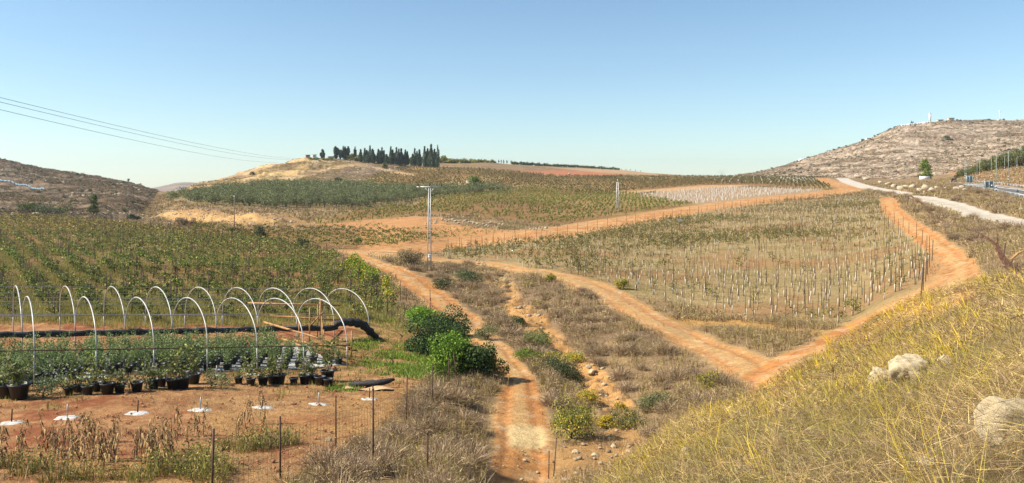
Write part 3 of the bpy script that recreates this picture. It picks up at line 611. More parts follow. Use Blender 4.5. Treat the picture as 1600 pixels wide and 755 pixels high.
for i in range(min(300, len(vx))):
    sp = r2.uniform() < .2; pr = (lvd if sp else lv)[int(r2.integers(0, 2 if sp else 4))]
    pr.place((vx[i], vy[i], H(vx[i], vy[i]) - .1), 'thin half bare grapevine tied to a rusty stake in the left vineyard behind the hoops' if sp else 'bushy green grapevine tied to a rusty stake in the left vineyard behind the hoops', 'grapevine', 'sparse vines of the left vineyard' if sp else 'leafy vines of the left vineyard', r2.uniform(0, 6.28), r2.uniform(.7, 1.2))
X, Y = vx[300:], vy[300:]
gs = []
for a, b, nl, pal in ((56, 105, 70, GRN), (105, 150, 38, [*GRN, *VIN]), (150, 226, 22, [*VIN, *VIN, *YOL, *BRV])):
    k = (Y >= a) & (Y < b)
    if k.sum():
        ids = r2.integers(0, 3, k.sum()); x, y = X[k], Y[k]
        for v in range(3):
            kk = ids == v
            gs.append(merge_copies(vine(30 + v + int(a), nl, 1.3, .8, pal, .15 + a * .0011), pts3(x[kk], y[kk]), r2.uniform(0, 6.28, kk.sum()), r2.uniform(.6, 1.1, kk.sum()), r2.uniform(.85, 1.3, (kk.sum(), 1))))
tag(obj('far_grapevines', join(gs), 'leaf'), 'rows of olive green vines filling the far part of the left vineyard', 'vines', None, 'stuff')
kk = r2.uniform(0, 1, len(X)) < .5
tag(obj('far_vine_stakes', merge_copies(tube([(0, 0, 0), (0, 0, 1.8)], .035, 3, False), pts3(X[kk], Y[kk]), np.zeros(kk.sum()), np.ones(kk.sum())), 'rust'), 'thin dark stakes among the far vines of the left vineyard', 'stakes', None, 'stuff')
# ---- right vineyard: young vines with pale sleeves
wx_, wy_ = rows(M['vine_right'], (.45, -.9), 2.3, 1.3, 50, 330, jit=.28)
def yv(seed, nl, h, pal, size=.12):
    r = np.random.default_rng(seed); p, cen, d = lobes(5, nl, .62, .55, h * .40, h * .5, r, .6, .1); return leaves(p, size, pal, r, .7)
sleeve = tube([(0, 0, -.05), (.01, 0, .55)], [.042, .038], 7)
yvp = [Proto('young_vine', [('vine_sleeve', sleeve, 'sleeve', True, None), ('stake', stakeg(1.5 + .2 * (s % 2), .02).moved((.1, 0, 0)), 'stake', False, None)] + ([('foliage', yv(s, (0, 34, 80, 150, 230)[s], 1.2 + .1 * s, [*GRN, *VIN, *BRV]), 'leaf', False, None)] if s else [])) for s in range(5)]
yvl = {0: ('bare young vine in a pale sleeve beside a brown stake in the right vineyard', 'bare sleeved vines of the right vineyard'),
       1: ('sleeved young vine with a few leaves on its stake in the right vineyard', 'lightly leaved vines of the right vineyard'),
       2: ('sleeved young vine with small green crown on its stake in the right vineyard', 'small green vines of the right vineyard'),
       3: ('fuller green sleeved vine on its stake in the right vineyard', 'fuller green vines of the right vineyard'),
       4: ('densest bushy green vine on its stake in the right vineyard', 'densest vines of the right vineyard')}
dens = fbm(wx_, wy_, 22, 3, 71)
lev = np.clip((dens - .44) * 12 + r2.normal(0, 1.1, len(wx_)), -.4, 4.4)
lev[(800 + F * wx_ / wy_ < 930) & (wy_ > 75)] += 1.6; lev[wy_ < 95] += .9; lev[wy_ > 120] -= .6; lev = np.clip(np.round(lev), 0, 4).astype(int)
for i in range(min(300, len(wx_))):
    k = int(lev[i]); yvp[k].place((wx_[i], wy_[i], H(wx_[i], wy_[i])), yvl[k][0], 'young vine', yvl[k][1], r2.uniform(0, 6.28), r2.uniform(.85, 1.2), (r2.normal(0, .03), r2.normal(0, .03)))
X, Y, L_ = wx_[300:], wy_[300:], lev[300:]
gs = []
for v in range(1, 5):
    k = L_ == v
    if k.sum(): gs.append(merge_copies(yv(60 + v, (0, 18, 34, 52, 70)[v], 1.3, [*GRN, *VIN, *VIN, *BRV, *P_((176,152,96),(164,146,88))], .17), pts3(X[k], Y[k]), r2.uniform(0, 6.28, k.sum()), r2.uniform(.8, 1.25, k.sum()), r2.uniform(.8, 1.2, (k.sum(), 1))))
tag(obj('far_young_vines', join(gs), 'leaf'), 'olive green leaves of the farther young vines in the right vineyard', 'vines', None, 'stuff')
k = r2.uniform(0, 1, len(X)) < .62
tag(obj('far_vine_sleeves', merge_copies(tube([(0, 0, 0), (.01, 0, .5)], .05, 4, False), pts3(X[k], Y[k]), r2.uniform(0, 6, k.sum()), r2.uniform(.5, 1.3, k.sum())), 'sleeve'), 'pale sleeves dotting the farther rows of the right vineyard', 'vine sleeves', None, 'stuff')
kq = r2.uniform(0, 1, len(X)) < .7
tag(obj('far_stakes', merge_copies(tube([(0, 0, 0), (.02, 0, 1.6)], .02, 3, False), pts3(X[kq], Y[kq]), r2.uniform(0, 6, kq.sum()), r2.uniform(.7, 1.15, kq.sum())), 'stake'), 'thin brown stakes of the farther rows in the right vineyard', 'stakes', None, 'stuff')
# ---- small block of white-sleeved vines up the slope
X, Y = rows(M['vine_young'], (.97, .25), 3.4, 2.6, 200, 480, jit=.5)
tag(obj('white_vine_sleeves', merge_copies(tube([(0, 0, 0), (.01, 0, .9)], .06, 4, False), pts3(X, Y), r2.uniform(0, 6, len(X)), r2.uniform(.6, 1.25, len(X))), 'white'), 'dense white sleeves of the young vineyard up the slope', 'vine sleeves', None, 'stuff')
pg = poly([(1060,277.5),(1180,277.5),(1270,278.5),(1298,287),(1230,289),(1130,285)], y0=430, y1=620)
X, Y = rows(pg, (.3, 1), 4.5, 2.6, 430, 620)
tag(obj('upper_vine_sleeves', merge_copies(tube([(0, 0, 0), (.01, 0, 1.1)], .06, 4, False), pts3(X, Y), r2.uniform(0, 6, len(X)), r2.uniform(.6, 1.2, len(X))), 'white'), 'white sleeves of young vines in the topmost field below the ridge', 'vine sleeves', None, 'stuff')
# ---- the upper fields: rows of low vines
def lowvines(nm, mk, d, ac, al, y0, y1, pal, lab, nl=9, size=.42, h=1.3, rad=.6, keep=1.0):
    X, Y = rows(mk, d, ac, al, y0, y1, jit=.15); n = r2.uniform(0, 1, len(X)) < keep * (.6 + .8 * (fbm(X, Y, 30, 3, 91) > .42)); X, Y = X[n], Y[n]; gs = []
    for v in range(3):
        k = np.arange(len(X)) % 3 == v
        gs.append(merge_copies(vine(300 + v + int(size * 100), nl, h, rad, pal, size), pts3(X[k], Y[k]), r2.uniform(0, 6.28, k.sum()), r2.uniform(.7, 1.25, k.sum()), (.75 + .6 * fbm(X[k], Y[k], 35, 3, 93))[:, None] * np.ones((1, 1))))
    tag(obj(nm, join(gs), 'leaf'), lab, 'vines', None, 'stuff'); return len(X)
MIX = [*VIN, *VIN, *GRN]
lowvines('hillside_vines', M['field_a'], (.93, .36), 2.6, 1.5, 180, 420, [*MIX, *P_((170,160,80),(150,148,74))], 'yellow green vine rows on the slope above the orange track', 16, .34)
lowvines('upper_vines', M['field_b'], (.95, .3), 3.2, 2.4, 250, 740, [*BRV, *BRV, *VIN], 'brown green vine rows on the upper slope below the ridge', 9, .55, 1.4, .9)
lowvines('lower_vines', M['field_c'], (.5, -.86), 2.6, 1.3, 120, 222, [*VIN, *P_((172,158,78),(150,140,70),(166,150,84))], 'yellowish vine rows beside the earth track below the cut bank', 24, .26)
lowvines('sparse_vines', M['field_d'] & ~poly([(560,350),(660,338),(900,352),(880,362),(740,356),(640,360)]), (.9, -.3), 2.6, 1.8, 120, 222, GRN, 'small green vines scattered on the orange earth field', 20, .2, 1.0, .55, .75)
# ---- olive grove
def olive(seed, nl=620, size=.40):
    r = np.random.default_rng(seed); p, cen, d = lobes(11, nl, 2.3, 2.2, 1.75, 1.95, r, .55, .5)
    return leaves(p, size, OLV, r, .45), limbs(cen, -.2, .2, .9, r, 4)
olp = [Proto('olive_tree', [('crown', olive(s)[0], 'leaf', False, None), ('trunk', olive(s)[1], 'bark', True, None)]) for s in range(5)]
X, Y = rows(M['olive'], (.9, .43), 4.7, 4.0, 215, 445, jit=.35)
def okfront(i, n): return i
for i in range(min(300, len(X))):
    fr = 'grey green olive tree near the front edge of the grove below the terraced hill' if i < 100 else 'grey green olive tree deeper in the grove below the terraced hill'
    olp[int(r2.integers(0, 5))].place((X[i], Y[i], H(X[i], Y[i])), fr, 'olive tree', 'front olive trees of the grove' if i < 100 else 'inner olive trees of the grove', r2.uniform(0, 6.28), r2.uniform(.75, 1.12))
if len(X) > 300:
    gs = []; X, Y = X[300:], Y[300:]
    for v in range(3):
        k = np.arange(len(X)) % 3 == v; c, t = olive(40 + v, 200, .62)
        gs.append(merge_copies(c, pts3(X[k], Y[k]), r2.uniform(0, 6.28, k.sum()), r2.uniform(.8, 1.15, k.sum())))
    tag(obj('olive_grove', join(gs), 'leaf'), 'mass of grey green olive crowns filling the back of the grove', 'olive grove', None, 'stuff')
# ---- dry scrub over the uncultivated ground
def tufts_in(mask, dens, y0, y1, pxr=(-60, 1660)):
    """points at a density per square metre inside a mask, from the terrain cells"""
    cx = XX[:-1, :-1]; cy = YY[:-1, :-1]; ar = (XX[:-1, 1:] - XX[:-1, :-1]) * (YY[1:, :-1] - YY[:-1, :-1]); d = dens * np.ones_like(ar) if np.isscalar(dens) else dens[:-1, :-1]
    k = mask[:-1, :-1] & (cy > y0) & (cy < y1) & (PP[:-1, :-1] > pxr[0]) & (PP[:-1, :-1] < pxr[1])
    lam = np.where(k, ar * d, 0); n = r2.poisson(lam); j, i = np.nonzero(n); rep = n[j, i]; j = np.repeat(j, rep); i = np.repeat(i, rep)
    u = r2.uniform(0, 1, len(j)); v = r2.uniform(0, 1, len(j)); y = YY[j, i] + (YY[j + 1, i] - YY[j, i]) * v
    x = (PP[j, i] + (PP[j, i + 1] - PP[j, i]) * u - 800) / F * y; return x, y
cult = np.zeros(XX.shape, bool)
for k in ('left_field', 'nursery', 'vine_right', 'field_a', 'field_b', 'field_c', 'field_d', 'vine_young', 'olive', 'bank', 'right_hill', 'left_hill', 'mid_hill', 'far_hill'): cult |= M[k]
bare = np.zeros(XX.shape, bool)
for pg, kw in (([(250,328),(330,333),(430,336),(500,352),(470,358),(380,352),(300,348),(240,340)], dict(y0=180, y1=250)), ([(768,430),(800,442),(835,475),(880,508),(915,555),(965,592),(992,640),(955,680),(930,640),(890,585),(840,530),(795,490)], dict(y0=25, y1=110)),
               ([(490,352),(560,346),(640,338),(690,340),(800,362),(930,345),(1130,322),(1130,328),(900,364),(760,378),(650,394),(540,394)], dict(y0=120, y1=240)), ([(860,700),(990,670),(1010,700),(930,740),(880,770),(770,790),(770,700)], dict(y0=18, y1=45)),
               ([(1370,330),(1400,340),(1450,390),(1470,440),(1440,500),(1340,535),(1440,450),(1455,400),(1440,370)], dict(y0=45, y1=200)), ([(1000,498),(1200,512),(1340,520),(1330,528),(1200,520),(1000,508)], dict(y0=40, y1=80))):
    bare |= poly(pg, **kw)
wild = ~cult & (TRD > 1.12) & (YY < 420)
pt = fbm(XX, YY, 7, 3, 61)
gs = []
for y0, y1, dn, nb, h, sp, wd in ((10, 34, 5.0, 26, .5, .3, .009), (34, 60, 3.4, 20, .55, .34, .014), (60, 110, 1.5, 16, .6, .45, .028), (110, 200, .5, 14, .7, .7, .055), (200, 420, .16, 12, .8, 1.1, .11)):
    x, y = tufts_in(wild & ~bare, dn * (.35 + 1.3 * sstep(.38, .6, pt)), y0, y1)
    f = fbm(x, y, 5, 3, 62); h_ = h * (.5 + 1.1 * f)
    ka = f < .47
    gs.append(tangle(pts3(x, y), nb, h_ * .8, sp * 1.3, wd * .9, [*DRY, *DRYG, *YOL], h * .45, r2))
    gs.append(blades(pts3(x[ka], y[ka]), nb, h_[ka], sp, wd, DRY, .5, r=r2)); gs.append(blades(pts3(x[~ka], y[~ka]), nb, h_[~ka], sp, wd, [*DRYG, *DRYG, *YOL], .5, r=r2))
    x, y = tufts_in(bare & ~cult & (TRD > 1.1), dn * .75 * sstep(.36, .56, n2), y0, y1); gs.append(blades(pts3(x, y), nb // 2, h * .7, sp, wd, DRY, .5, r=r2))
tag(obj('dry_scrub', join(gs), 'dry'), 'dry grey brown grass and scrub covering the uncultivated banks', 'dry scrub', None, 'stuff')
# weeds between the vine rows
gs = []
for nm, y0, y1, dn, pal, h, wd, nb in (('left_field', 45, 110, 7.0, [*YOL, *YOL, *GRN, *VIN, *DRY], .46, .022, 12), ('left_field', 110, 226, 1.7, [*YOL, *VIN, *VIN, *DRY], .55, .06, 10), ('vine_right', 45, 110, 1.1, [*DRY, *DRY, *GRN, *VIN], .22, .022, 9), ('vine_right', 110, 330, .55, [*DRY, *VIN, *BRV], .5, .05, 8)):
    x, y = tufts_in(M[nm] & (TRD > 1.2), dn * (.15 + 1.7 * sstep(.4, .62, fbm(XX, YY, 9, 3, 77))), y0, y1); gs.append(blades(pts3(x, y), nb, h, .4, wd, pal, .6, r=r2))
tag(obj('vineyard_weeds', join(gs), 'leaf'), 'low weeds and dry grass between the vineyard rows', 'weeds', None, 'stuff')
# nursery ground: weeds on red soil
gm = poly([(545,440),(600,450),(650,500),(650,520),(560,515),(400,512),(-100,512),(-100,470),(500,470)], y0=40, y1=70)
x, y = tufts_in(gm, 6.5 * sstep(.26, .45, pt), 40, 75); gs = [blades(pts3(x, y), 16, .42, .35, .02, [*YOL, *P_((140,150,100),(160,166,116))], .5, r=r2)]
for pg in ([(565,565),(600,548),(660,560),(690,585),(640,590),(590,585)], [(600,560),(680,540),(720,580),(700,600),(640,590)], [(520,600),(560,600),(560,612),(500,612)], [(590,495),(620,488),(625,505),(590,508)], [(545,530),(590,528),(595,545),(550,548)], [(620,540),(660,545),(650,556),(615,552)]):
    x, y = tufts_in(poly(pg, y0=30, y1=70), 20. * sstep(.32, .5, fbm(XX, YY, 1.6, 3, 66)), 30, 70); gs.append(blades(pts3(x, y), 14, .24, .25, .028, [*GRNB, *GRN], .9, r=r2))
x, y = tufts_in(M['nursery'] & (QY > 575) & (QX < 660), 11.0 * sstep(.38, .58, fbm(XX, YY, 1.5, 3, 67)), 14, 45); gs.append(blades(pts3(x, y), 16, .13, .3, .009, [*DRY, *P_((226,196,140),(206,170,110))], 1.2, r=r2))
x, y = tufts_in(poly([(-100,560),(540,575),(600,600),(540,615),(-100,660)], y0=25, y1=50), 1.0 * sstep(.42, .55, pt), 25, 50); gs.append(blades(pts3(x, y), 14, .35, .3, .016, [*GRN, *YOL], .6, r=r2))
x, y = tufts_in(poly([(-200,712),(120,700),(330,700),(470,670),(470,700),(330,755),(300,900),(-300,900)], y0=10, y1=30), 3.2 * sstep(.34, .55, pt), 10, 30); gs.append(blades(pts3(x, y), 22, .42, .28, .009, [*GRN, *YOL, *DRY], .5, seg=2, r=r2))
x, y = tufts_in(poly([(560,470),(640,480),(700,560),(690,600),(560,600),(520,560),(560,520)], y0=30, y1=75), 5.0 * sstep(.38, .55, n2), 30, 75); gs.append(blades(pts3(x, y), 14, .25, .3, .022, [*GRN, *YOL, *GRNB, *DRY], .8, r=r2))
tag(obj('nursery_weeds', join(gs), 'leaf'), 'green and straw coloured weeds growing on the red nursery soil', 'weeds', None, 'stuff')
# ---- foreground bank: long yellow and grey grass
def bankgrass(y0, y1, dn, nb, h, sp, wd, nm, pal, lab, bias, fsel=None, tall=1.0):
    x, y = tufts_in(M['bank'], dn, y0, y1, (-300, 1900))
    f = fbm(x, y, 2.2, 3, 81)
    if fsel: k = (f > fsel[0]) & (f < fsel[1]); x, y, f = x[k], y[k], f[k]
    return blades(pts3(x, y), nb, h * (.6 + .9 * f) * tall, sp, wd, pal, .42, .5, r2, 2, bias)
def zone(y0, y1, dn, nb, h, sp, wd, pal, bias, seed, lo, hi, lean=.42, sc_=4.5):
    x, y = tufts_in(M['bank'], dn, y0, y1, (-300, 1900)); f = fbm(x, y, sc_, 3, seed); k = (f > lo) & (f < hi); x, y = x[k], y[k]; g_ = fbm(x, y, 1.3, 2, 83)
    return blades(pts3(x, y), nb, h * (.5 + 1.0 * g_), sp, wd, pal, lean, .5, r2, 2, bias)
TANG = P_((206,180,128),(186,158,112),(166,140,100),(222,200,150),(150,124,92), k=1.25); GREYG = P_((150,128,102),(168,146,118),(130,108,84),(184,162,132),(120,98,74), k=1.2)
OLIVEG = P_((176,160,78),(192,174,88),(156,142,70),(204,184,100), k=1.3); YELG = P_((240,206,62),(228,194,56),(222,200,80),(206,180,60), k=1.7)
BRN = P_((152,122,86),(130,102,74),(176,144,102),(194,162,114),(112,88,66), k=1.4)
STRAW = P_((222,190,122),(206,172,106),(234,206,144),(190,158,98), k=1.5)
gs = []; gy = []; gt = []
clump = sstep(.40, .56, fbm(XX, YY, 1.5, 3, 101))
for y0, y1, dn, nb, wd in ((2.6, 8, 18, 28, .0014), (8, 16, 13, 28, .0026), (16, 30, 7, 22, .006), (30, 62, 4.0, 18, .011)):
    x, y = tufts_in(M['bank'], dn * (.45 + 1.0 * clump) * (1.7 if y0 < 16 else 1.2), y0, y1, (-300, 1900)); f = fbm(x, y, 5, 3, 81); hv = .16 + .42 * fbm(x, y, 1.1, 2, 103)
    for lo, hi, pal in ((0, .44, [*STRAW, *BRN, *OLIVEG]), (.44, .54, [*BRN, *GREYG, *STRAW]), (.54, 1, [*BRN, *OLIVEG, *GREYG, *P_((140,140,84),(122,122,78))])):
        k = (f >= lo) & (f < hi); gt.append(tangle(pts3(x[k], y[k]), nb, hv[k] * 1.2, .32, wd, pal, .26, r2))
        gs.append(blades(pts3(x[k], y[k]), nb // 3, hv[k] * 1.3, .3, wd * .9, [*pal, *STRAW], .8, .6, r2, 2, (-.15, .05)))
    x, y = tufts_in(M['bank'], dn * .7 * sstep(.42, .56, fbm(XX, YY, 2.6, 3, 85)) * np.interp(QX, [1150, 1350, 1500], [1.2, .7, .4]), y0, y1, (-300, 1900)); gy.append(blades(pts3(x, y), 22, .30 + .38 * fbm(x, y, 1.4, 2, 105), .22, wd * 1.15, [*YELG, *OLIVEG, *OLIVEG, *P_((150,146,74),(134,134,72))], .55, .5, r2, 2, (-.35, .05)))
    x, y = tufts_in(M['bank'], dn * .035, y0, y1, (-300, 1900)); gy.append(blades(pts3(x, y), 14, .85, .10, wd * 1.8, YELG, .3, .5, r2, 2, (-.4, .05)))
yz = M['bank'] & (QX < 1480) & (QX > 880)
x, y = tufts_in(yz, 3.0 * (.3 + clump), 14, 62); gy.append(blades(pts3(x, y), 20, .42, .3, .0085, [*YELG, *YELG, *OLIVEG, *STRAW], .6, .5, r2, 2, (-.2, 0)))
tag(obj('bank_scrub', join(gt), 'dry'), 'tangled brown and straw coloured scrub twigs covering the foreground bank', 'dry scrub', None, 'stuff')
tag(obj('bank_grass', join(gs), 'dry'), 'long straw and olive grass covering the foreground bank', 'grass', None, 'stuff')
tag(obj('yellow_broom_grass', join(gy), 'leaf'), 'taller yellow green stems standing through the foreground bank grass', 'grass', None, 'stuff')
# ---- rubble on the hills
gs = []; rk = [rock(1, .8, .5, s, 1 if s < 3 else 2, .5) for s in range(4)]
def scatter_rocks(mask, dn, y0, y1, s0, s1, ymul=1.0):
    x, y = tufts_in(mask, dn, y0, y1); k = np.arange(len(x)) % 4; out = []
    for v in range(4):
        m = k == v; out.append(merge_copies(rk[v], pts3(x[m], y[m], .05), r2.normal(0, .5, m.sum()), s0 + (s1 - s0) * r2.uniform(0, 1, m.sum()) ** 3))
    return join(out), len(x)
lowdens = sstep(.45, .62, fbm(XX, YY * 1.4, 26, 4, 95))
ledge = (st - np.floor(st) > .5) * 1.0
g, n = scatter_rocks(M['right_hill'] & (TRD > 1.2), .075 * (.1 + 1.1 * ledge) * (.3 + lowdens), 560, 1200, .3, 1.5)
tag(obj('limestone_rubble', g, 'rock'), 'pale limestone blocks strewn in bands over the right hill', 'rocks', None, 'stuff')
g, n2_ = scatter_rocks(M['left_hill'], .16 * lowdens, 225, 640, .3, 1.3)
tag(obj('hillside_rubble', g, 'rock'), 'grey limestone outcrops strewn over the left hill', 'rocks', None, 'stuff')
g, n3_ = scatter_rocks(M['mid_hill'], .09 * lowdens, 300, 640, .3, 1.3)
tag(obj('terrace_rubble', g, 'rock'), 'pale stones strewn over the terraced hill', 'rocks', None, 'stuff')
cutm = poly([(170,325),(250,322),(330,330),(430,336),(470,350),(440,356),(380,352),(300,352),(150,350)], y0=150, y1=260)
g, n4_ = scatter_rocks(cutm, .35, 150, 260, .15, .7)
tag(obj('bank_rubble', g, 'rock'), 'pale stones in the cut bank below the olive grove', 'rocks', None, 'stuff')
cutb = poly([(790,465),(812,465),(850,500),(905,565),(950,590),(975,640),(950,680),(925,640),(890,585),(840,530),(800,495)], y0=25, y1=100) | poly([(735,405),(780,420),(800,450),(770,440)], y0=60, y1=120) | poly([(860,700),(990,670),(1010,700),(930,740),(880,770),(770,790),(775,705)], y0=18, y1=45)
g, n5_ = scatter_rocks(cutb, 3.0, 18, 110, .03, .17)
g2_, _ = scatter_rocks(poly([(735,405),(780,420),(800,450),(815,470),(850,500),(880,530),(850,520),(800,480),(770,440)], y0=45, y1=120) | poly([(900,540),(930,570),(960,600),(950,620),(905,575)], y0=30, y1=70), 1.2, 30, 120, .08, .36); g = join([g, g2_])
tag(obj('gully_stones', g, 'rock'), 'broken pale stones in the eroded gully bank and across the track end', 'stones', None, 'stuff')
g, n6_ = scatter_rocks(M['nursery'] & (QX < 700), 9.0 * (.2 + sstep(.45, .6, n2)), 14, 50, .015, .10)
tag(obj('nursery_stones', g, 'rock_red'), 'small reddish stones on the nursery soil', 'stones', None, 'stuff')
g, n7_ = scatter_rocks(((TRD < 1.1) & (YY < 100)) | poly([(1340,520),(1480,440),(1440,370),(1400,500)], y0=40, y1=130), .8, 18, 120, .02, .09)
tag(obj('track_stones', g, 'rock_red'), 'small stones lying on the earth tracks', 'stones', None, 'stuff')
# small shrubs of the hills as individual bushes
def bush(seed, nl, rx, rz, pal, size, r_l=6, stem=True, shell=.45):
    r = np.random.default_rng(seed); p, cen, d = lobes(r_l, nl, rx, rx * .9, rz, rz * .6, r, .6, shell, -.6)
    return leaves(p, size, pal, r, .55), (limbs(cen, -.15, rx * .05, rz * .35, r, 5, rx * .05) if stem else None)
def shrub_protos(name, seeds, **kw):
    out = []
    for s in seeds:
        a, b = bush(s, **kw); out.append(Proto(name, [('crown', a, 'leaf', False, None), ('stem', b, 'bark', False, None)]))
    return out
SHB = shrub_protos('hill_bush', range(3), nl=130, rx=1.5, rz=1.3, pal=DKG, size=.5)
def hillspots(n, mask, y0, y1, seed):
    x, y = tufts_in(mask, 1.0 * n / max(((XX[:-1, 1:] - XX[:-1, :-1]) * (YY[1:, :-1] - YY[:-1, :-1]) * (mask & (YY > y0) & (YY < y1) & (PP > 0) & (PP < 1600))[:-1, :-1]).sum(), 1), y0, y1, (0, 1600)); return x, y
x, y = hillspots(230, M['right_hill'], 640, 1060, 1)
for i in range(len(x)):
    r_ = 'upper slope' if y[i] > 880 else 'lower slope'
    SHB[i % 3].place((x[i], y[i], H(x[i], y[i])), f'dark green bush dotted among pale rocks on the {r_} of the right hill', 'bush', f'bushes on the {r_} of the right hill', r2.uniform(0, 6), r2.uniform(.4, 1.0) ** 1.3 * 1.3)
x, y = hillspots(70, M['left_hill'], 230, 600, 2)
for i in range(len(x)): SHB[i % 3].place((x[i], y[i], H(x[i], y[i])), 'dull dark bush dotted among rocks on the left hill', 'bush', 'bushes on the left hill', r2.uniform(0, 6), r2.uniform(.4, .9))
gs = []
for nm, dn, y0, y1, sz, pal in (('right_hill', .16, 560, 1200, .9, [*BRN, *DKG, *DRYG, *P_((120,108,76),(104,96,66))]), ('left_hill', .5, 222, 640, .55, [*BRN, *DKG, *P_((120,104,74),(98,84,60))]), ('mid_hill', .25, 300, 660, .55, [*BRN, *YOL, *P_((128,110,74),(146,126,80))])):
    x, y = tufts_in(M[nm] & (TRD > 1.3), dn * (.2 + 1.5 * sstep(.42, .58, fbm(XX, YY, 18, 4, 111))), y0, y1); gs.append(tangle(pts3(x, y), 10, sz * .8, sz, sz * .16, pal, sz * .8, r2))
tag(obj('hill_scrub', join(gs), 'dry'), 'low brown and dull green scrub dotted over the three hills', 'scrub', None, 'stuff')
# mounds of dry shrub as individual bushes near the gully
def drybush(seed, nl=520, rad=.75, hh=.75, pal=DRYG, wd=.008):
    r = np.random.default_rng(seed); n = nl; d = r.normal(0, 1, (n, 3)); d[:, 2] = np.abs(d[:, 2]) * .9 + .05; d /= np.linalg.norm(d, axis=1)[:, None]
    L = r.uniform(.35, 1, n)[:, None]; p1 = d * np.array([rad, rad, hh]) * L; p0 = p1 * r.uniform(.2, .75, (n, 1)) + r.normal(0, .05, (n, 3)); p0[:, 2] = np.maximum(p0[:, 2], 0)
    s = np.cross(d, r.normal(0, 1, (n, 3))); s /= np.linalg.norm(s, axis=1)[:, None]; s *= wd
    v = np.stack([p0 - s, p0 + s, p1 + r.normal(0, .06, (n, 3))], 1).reshape(-1, 3); pal = np.asarray(pal); c = np.repeat(pal[r.integers(0, len(pal), n)] * r.uniform(.8, 1.2, (n, 1)), 3, 0)
    tw = leaves(p1[: n // 3], .05, pal, r, .4)
    return join([Geo(v, np.arange(3 * n).reshape(-1, 3), c), tw])
DBP = [Proto('dry_bush', [('twigs', drybush(s, 900, .8, .75, [*DRYG, *DRY] if s % 2 else [*DRYG, *P_((150,132,112),(126,108,90))], .009), 'dry', False, None), ('stem', tube([(0, 0, -.1), (.02, 0, .25)], [.04, .02], 5), 'bark', False, None)]) for s in range(4)]
def bushes(protos, mask, dn, y0, y1, s0, s1, lab, cat_, grp, cap=300, keep_off=1.15, name_zone=None):
    x, y = tufts_in(mask & (TRD > keep_off), dn, y0, y1, (-20, 1620)); o = np.argsort(y)[:cap]; x, y = x[o], y[o]
    for i in range(len(x)): protos[i % len(protos)].place((x[i], y[i], H(x[i], y[i]) - .05), lab, cat_, grp, r2.uniform(0, 6), r2.uniform(s0, s1))
    return len(x)
lb = poly([(470,770),(560,690),(640,640),(700,600),(740,580),(775,590),(785,640),(768,700),(765,790),(400,900)], y0=12, y1=60)
nb1 = bushes(DBP, lb, .55, 14, 60, .7, 1.35, 'rounded grey brown dry bush on the bank between the rusty fence and the gully track', 'bush', 'dry bushes left of the gully track', 150)
gz = poly([(650,405),(760,420),(800,455),(800,500),(850,560),(880,600),(870,660),(845,680),(840,600),(800,545),(745,490),(700,455),(640,425),(600,410)], y0=25, y1=125)
nb2 = bushes(DBP, gz, .22, 28, 125, .8, 1.7, 'rounded dry bush in the gully between the two earth tracks', 'bush', 'dry bushes of the gully', 150)
ez = poly([(830,440),(900,455),(1000,520),(1100,575),(1160,610),(1080,665),(1000,700),(960,670),(930,600),(880,530)], y0=25, y1=90)
nb3 = bushes(DBP, ez, .22, 25, 90, .6, 1.4, 'low dry bush on the slope below the valley track', 'bush', 'dry bushes below the valley track', 130)
rz_ = poly([(1340,296),(1430,306),(1480,330),(1600,360),(1600,420),(1500,420),(1440,360),(1400,320)], y0=60, y1=330) | poly([(1360,280),(1480,286),(1600,310),(1600,345),(1480,315),(1420,300)], y0=90, y1=420)
nb4 = bushes(DBP, rz_, .035, 60, 330, 1.2, 2.2, 'dry bush on the rough ground beside the stone lane', 'bush', 'dry bushes beside the stone lane', 130)
print('counts', len(vx), len(wx_), nb1, nb2, nb3, nb4, n, n2_, n3_, n4_, n5_, n6_, n7_)
# =================================================================== things
def wroot(name, loc, label, cat, group=None): return root(name, tuple(loc), label, cat, group)
def wpart(name, g, mat, rt, smooth=False, par=None):
    o = obj(name, g.moved(tuple(-np.array(rt.location))), mat, par or rt, smooth); return o
V3 = lambda *a: np.array(a, float)
# ---- power poles ----------------------------------------------------
x, y, z = at(669.5, 424); g0 = V3(x, y, z); top = 290 - 293; s = y / F
zt = -(293 - 290) / F * y
pp = wroot('power_pole', g0, 'tall pale twin legged power pole with crossarm and white box beside the gully', 'power pole')
xl, xr = -2.0 * s, 4.0 * s
for k, (xa, xb) in enumerate(((xl, 0.5 * s), (xr, 3.2 * s))):
    zz = H(x + xa, y)
    wpart('leg', tube([(x + xa, y, zz - .4), (x + xb, y, zt)], [.07, .055], 10), 'white_steel' if k == 0 else 'steel', pp, True)  # left leg paler, right leg greyer: sunlit and shaded tones put into the colour
wpart('crossarm', box((x + 2 * s, y, zt + .06), (41 * s, .12, .14)), 'white_steel', pp)
for sg in (-1, 1): wpart('brace', beam((x + 2 * s + sg * 7.5 * s, y, zt), (x + 2 * s + sg * 1.4 * s, y, zt - 8 * s), .09), 'white_steel', pp)
for k in (-1, 0, 1): wpart('insulator', lathe([(.05, 0), (.05, .12), (.12, .16), (.05, .2), (.12, .26), (.05, .3), (.1, .36), (.03, .42)], 8).moved((x + 2 * s + k * 18.5 * s, y, zt + .1)), 'rust', pp, True)
zb = -(401 - 290) / F * y; wpart('junction_box', join([box((x + 2 * s, y - .12, zb), (.34, .24, .42)), box((x + 2 * s, y - .14, zb + .22), (.4, .3, .04))]), 'white', pp)
for k in range(6): zz = zt - 1.4 - k * 1.35; wpart('cross_tie', box((x + 2 * s + .02 * k, y, zz), (xr - xl - (2.9 - .5 * k * .6) * s * .55, .05, .06)), 'steel', pp)
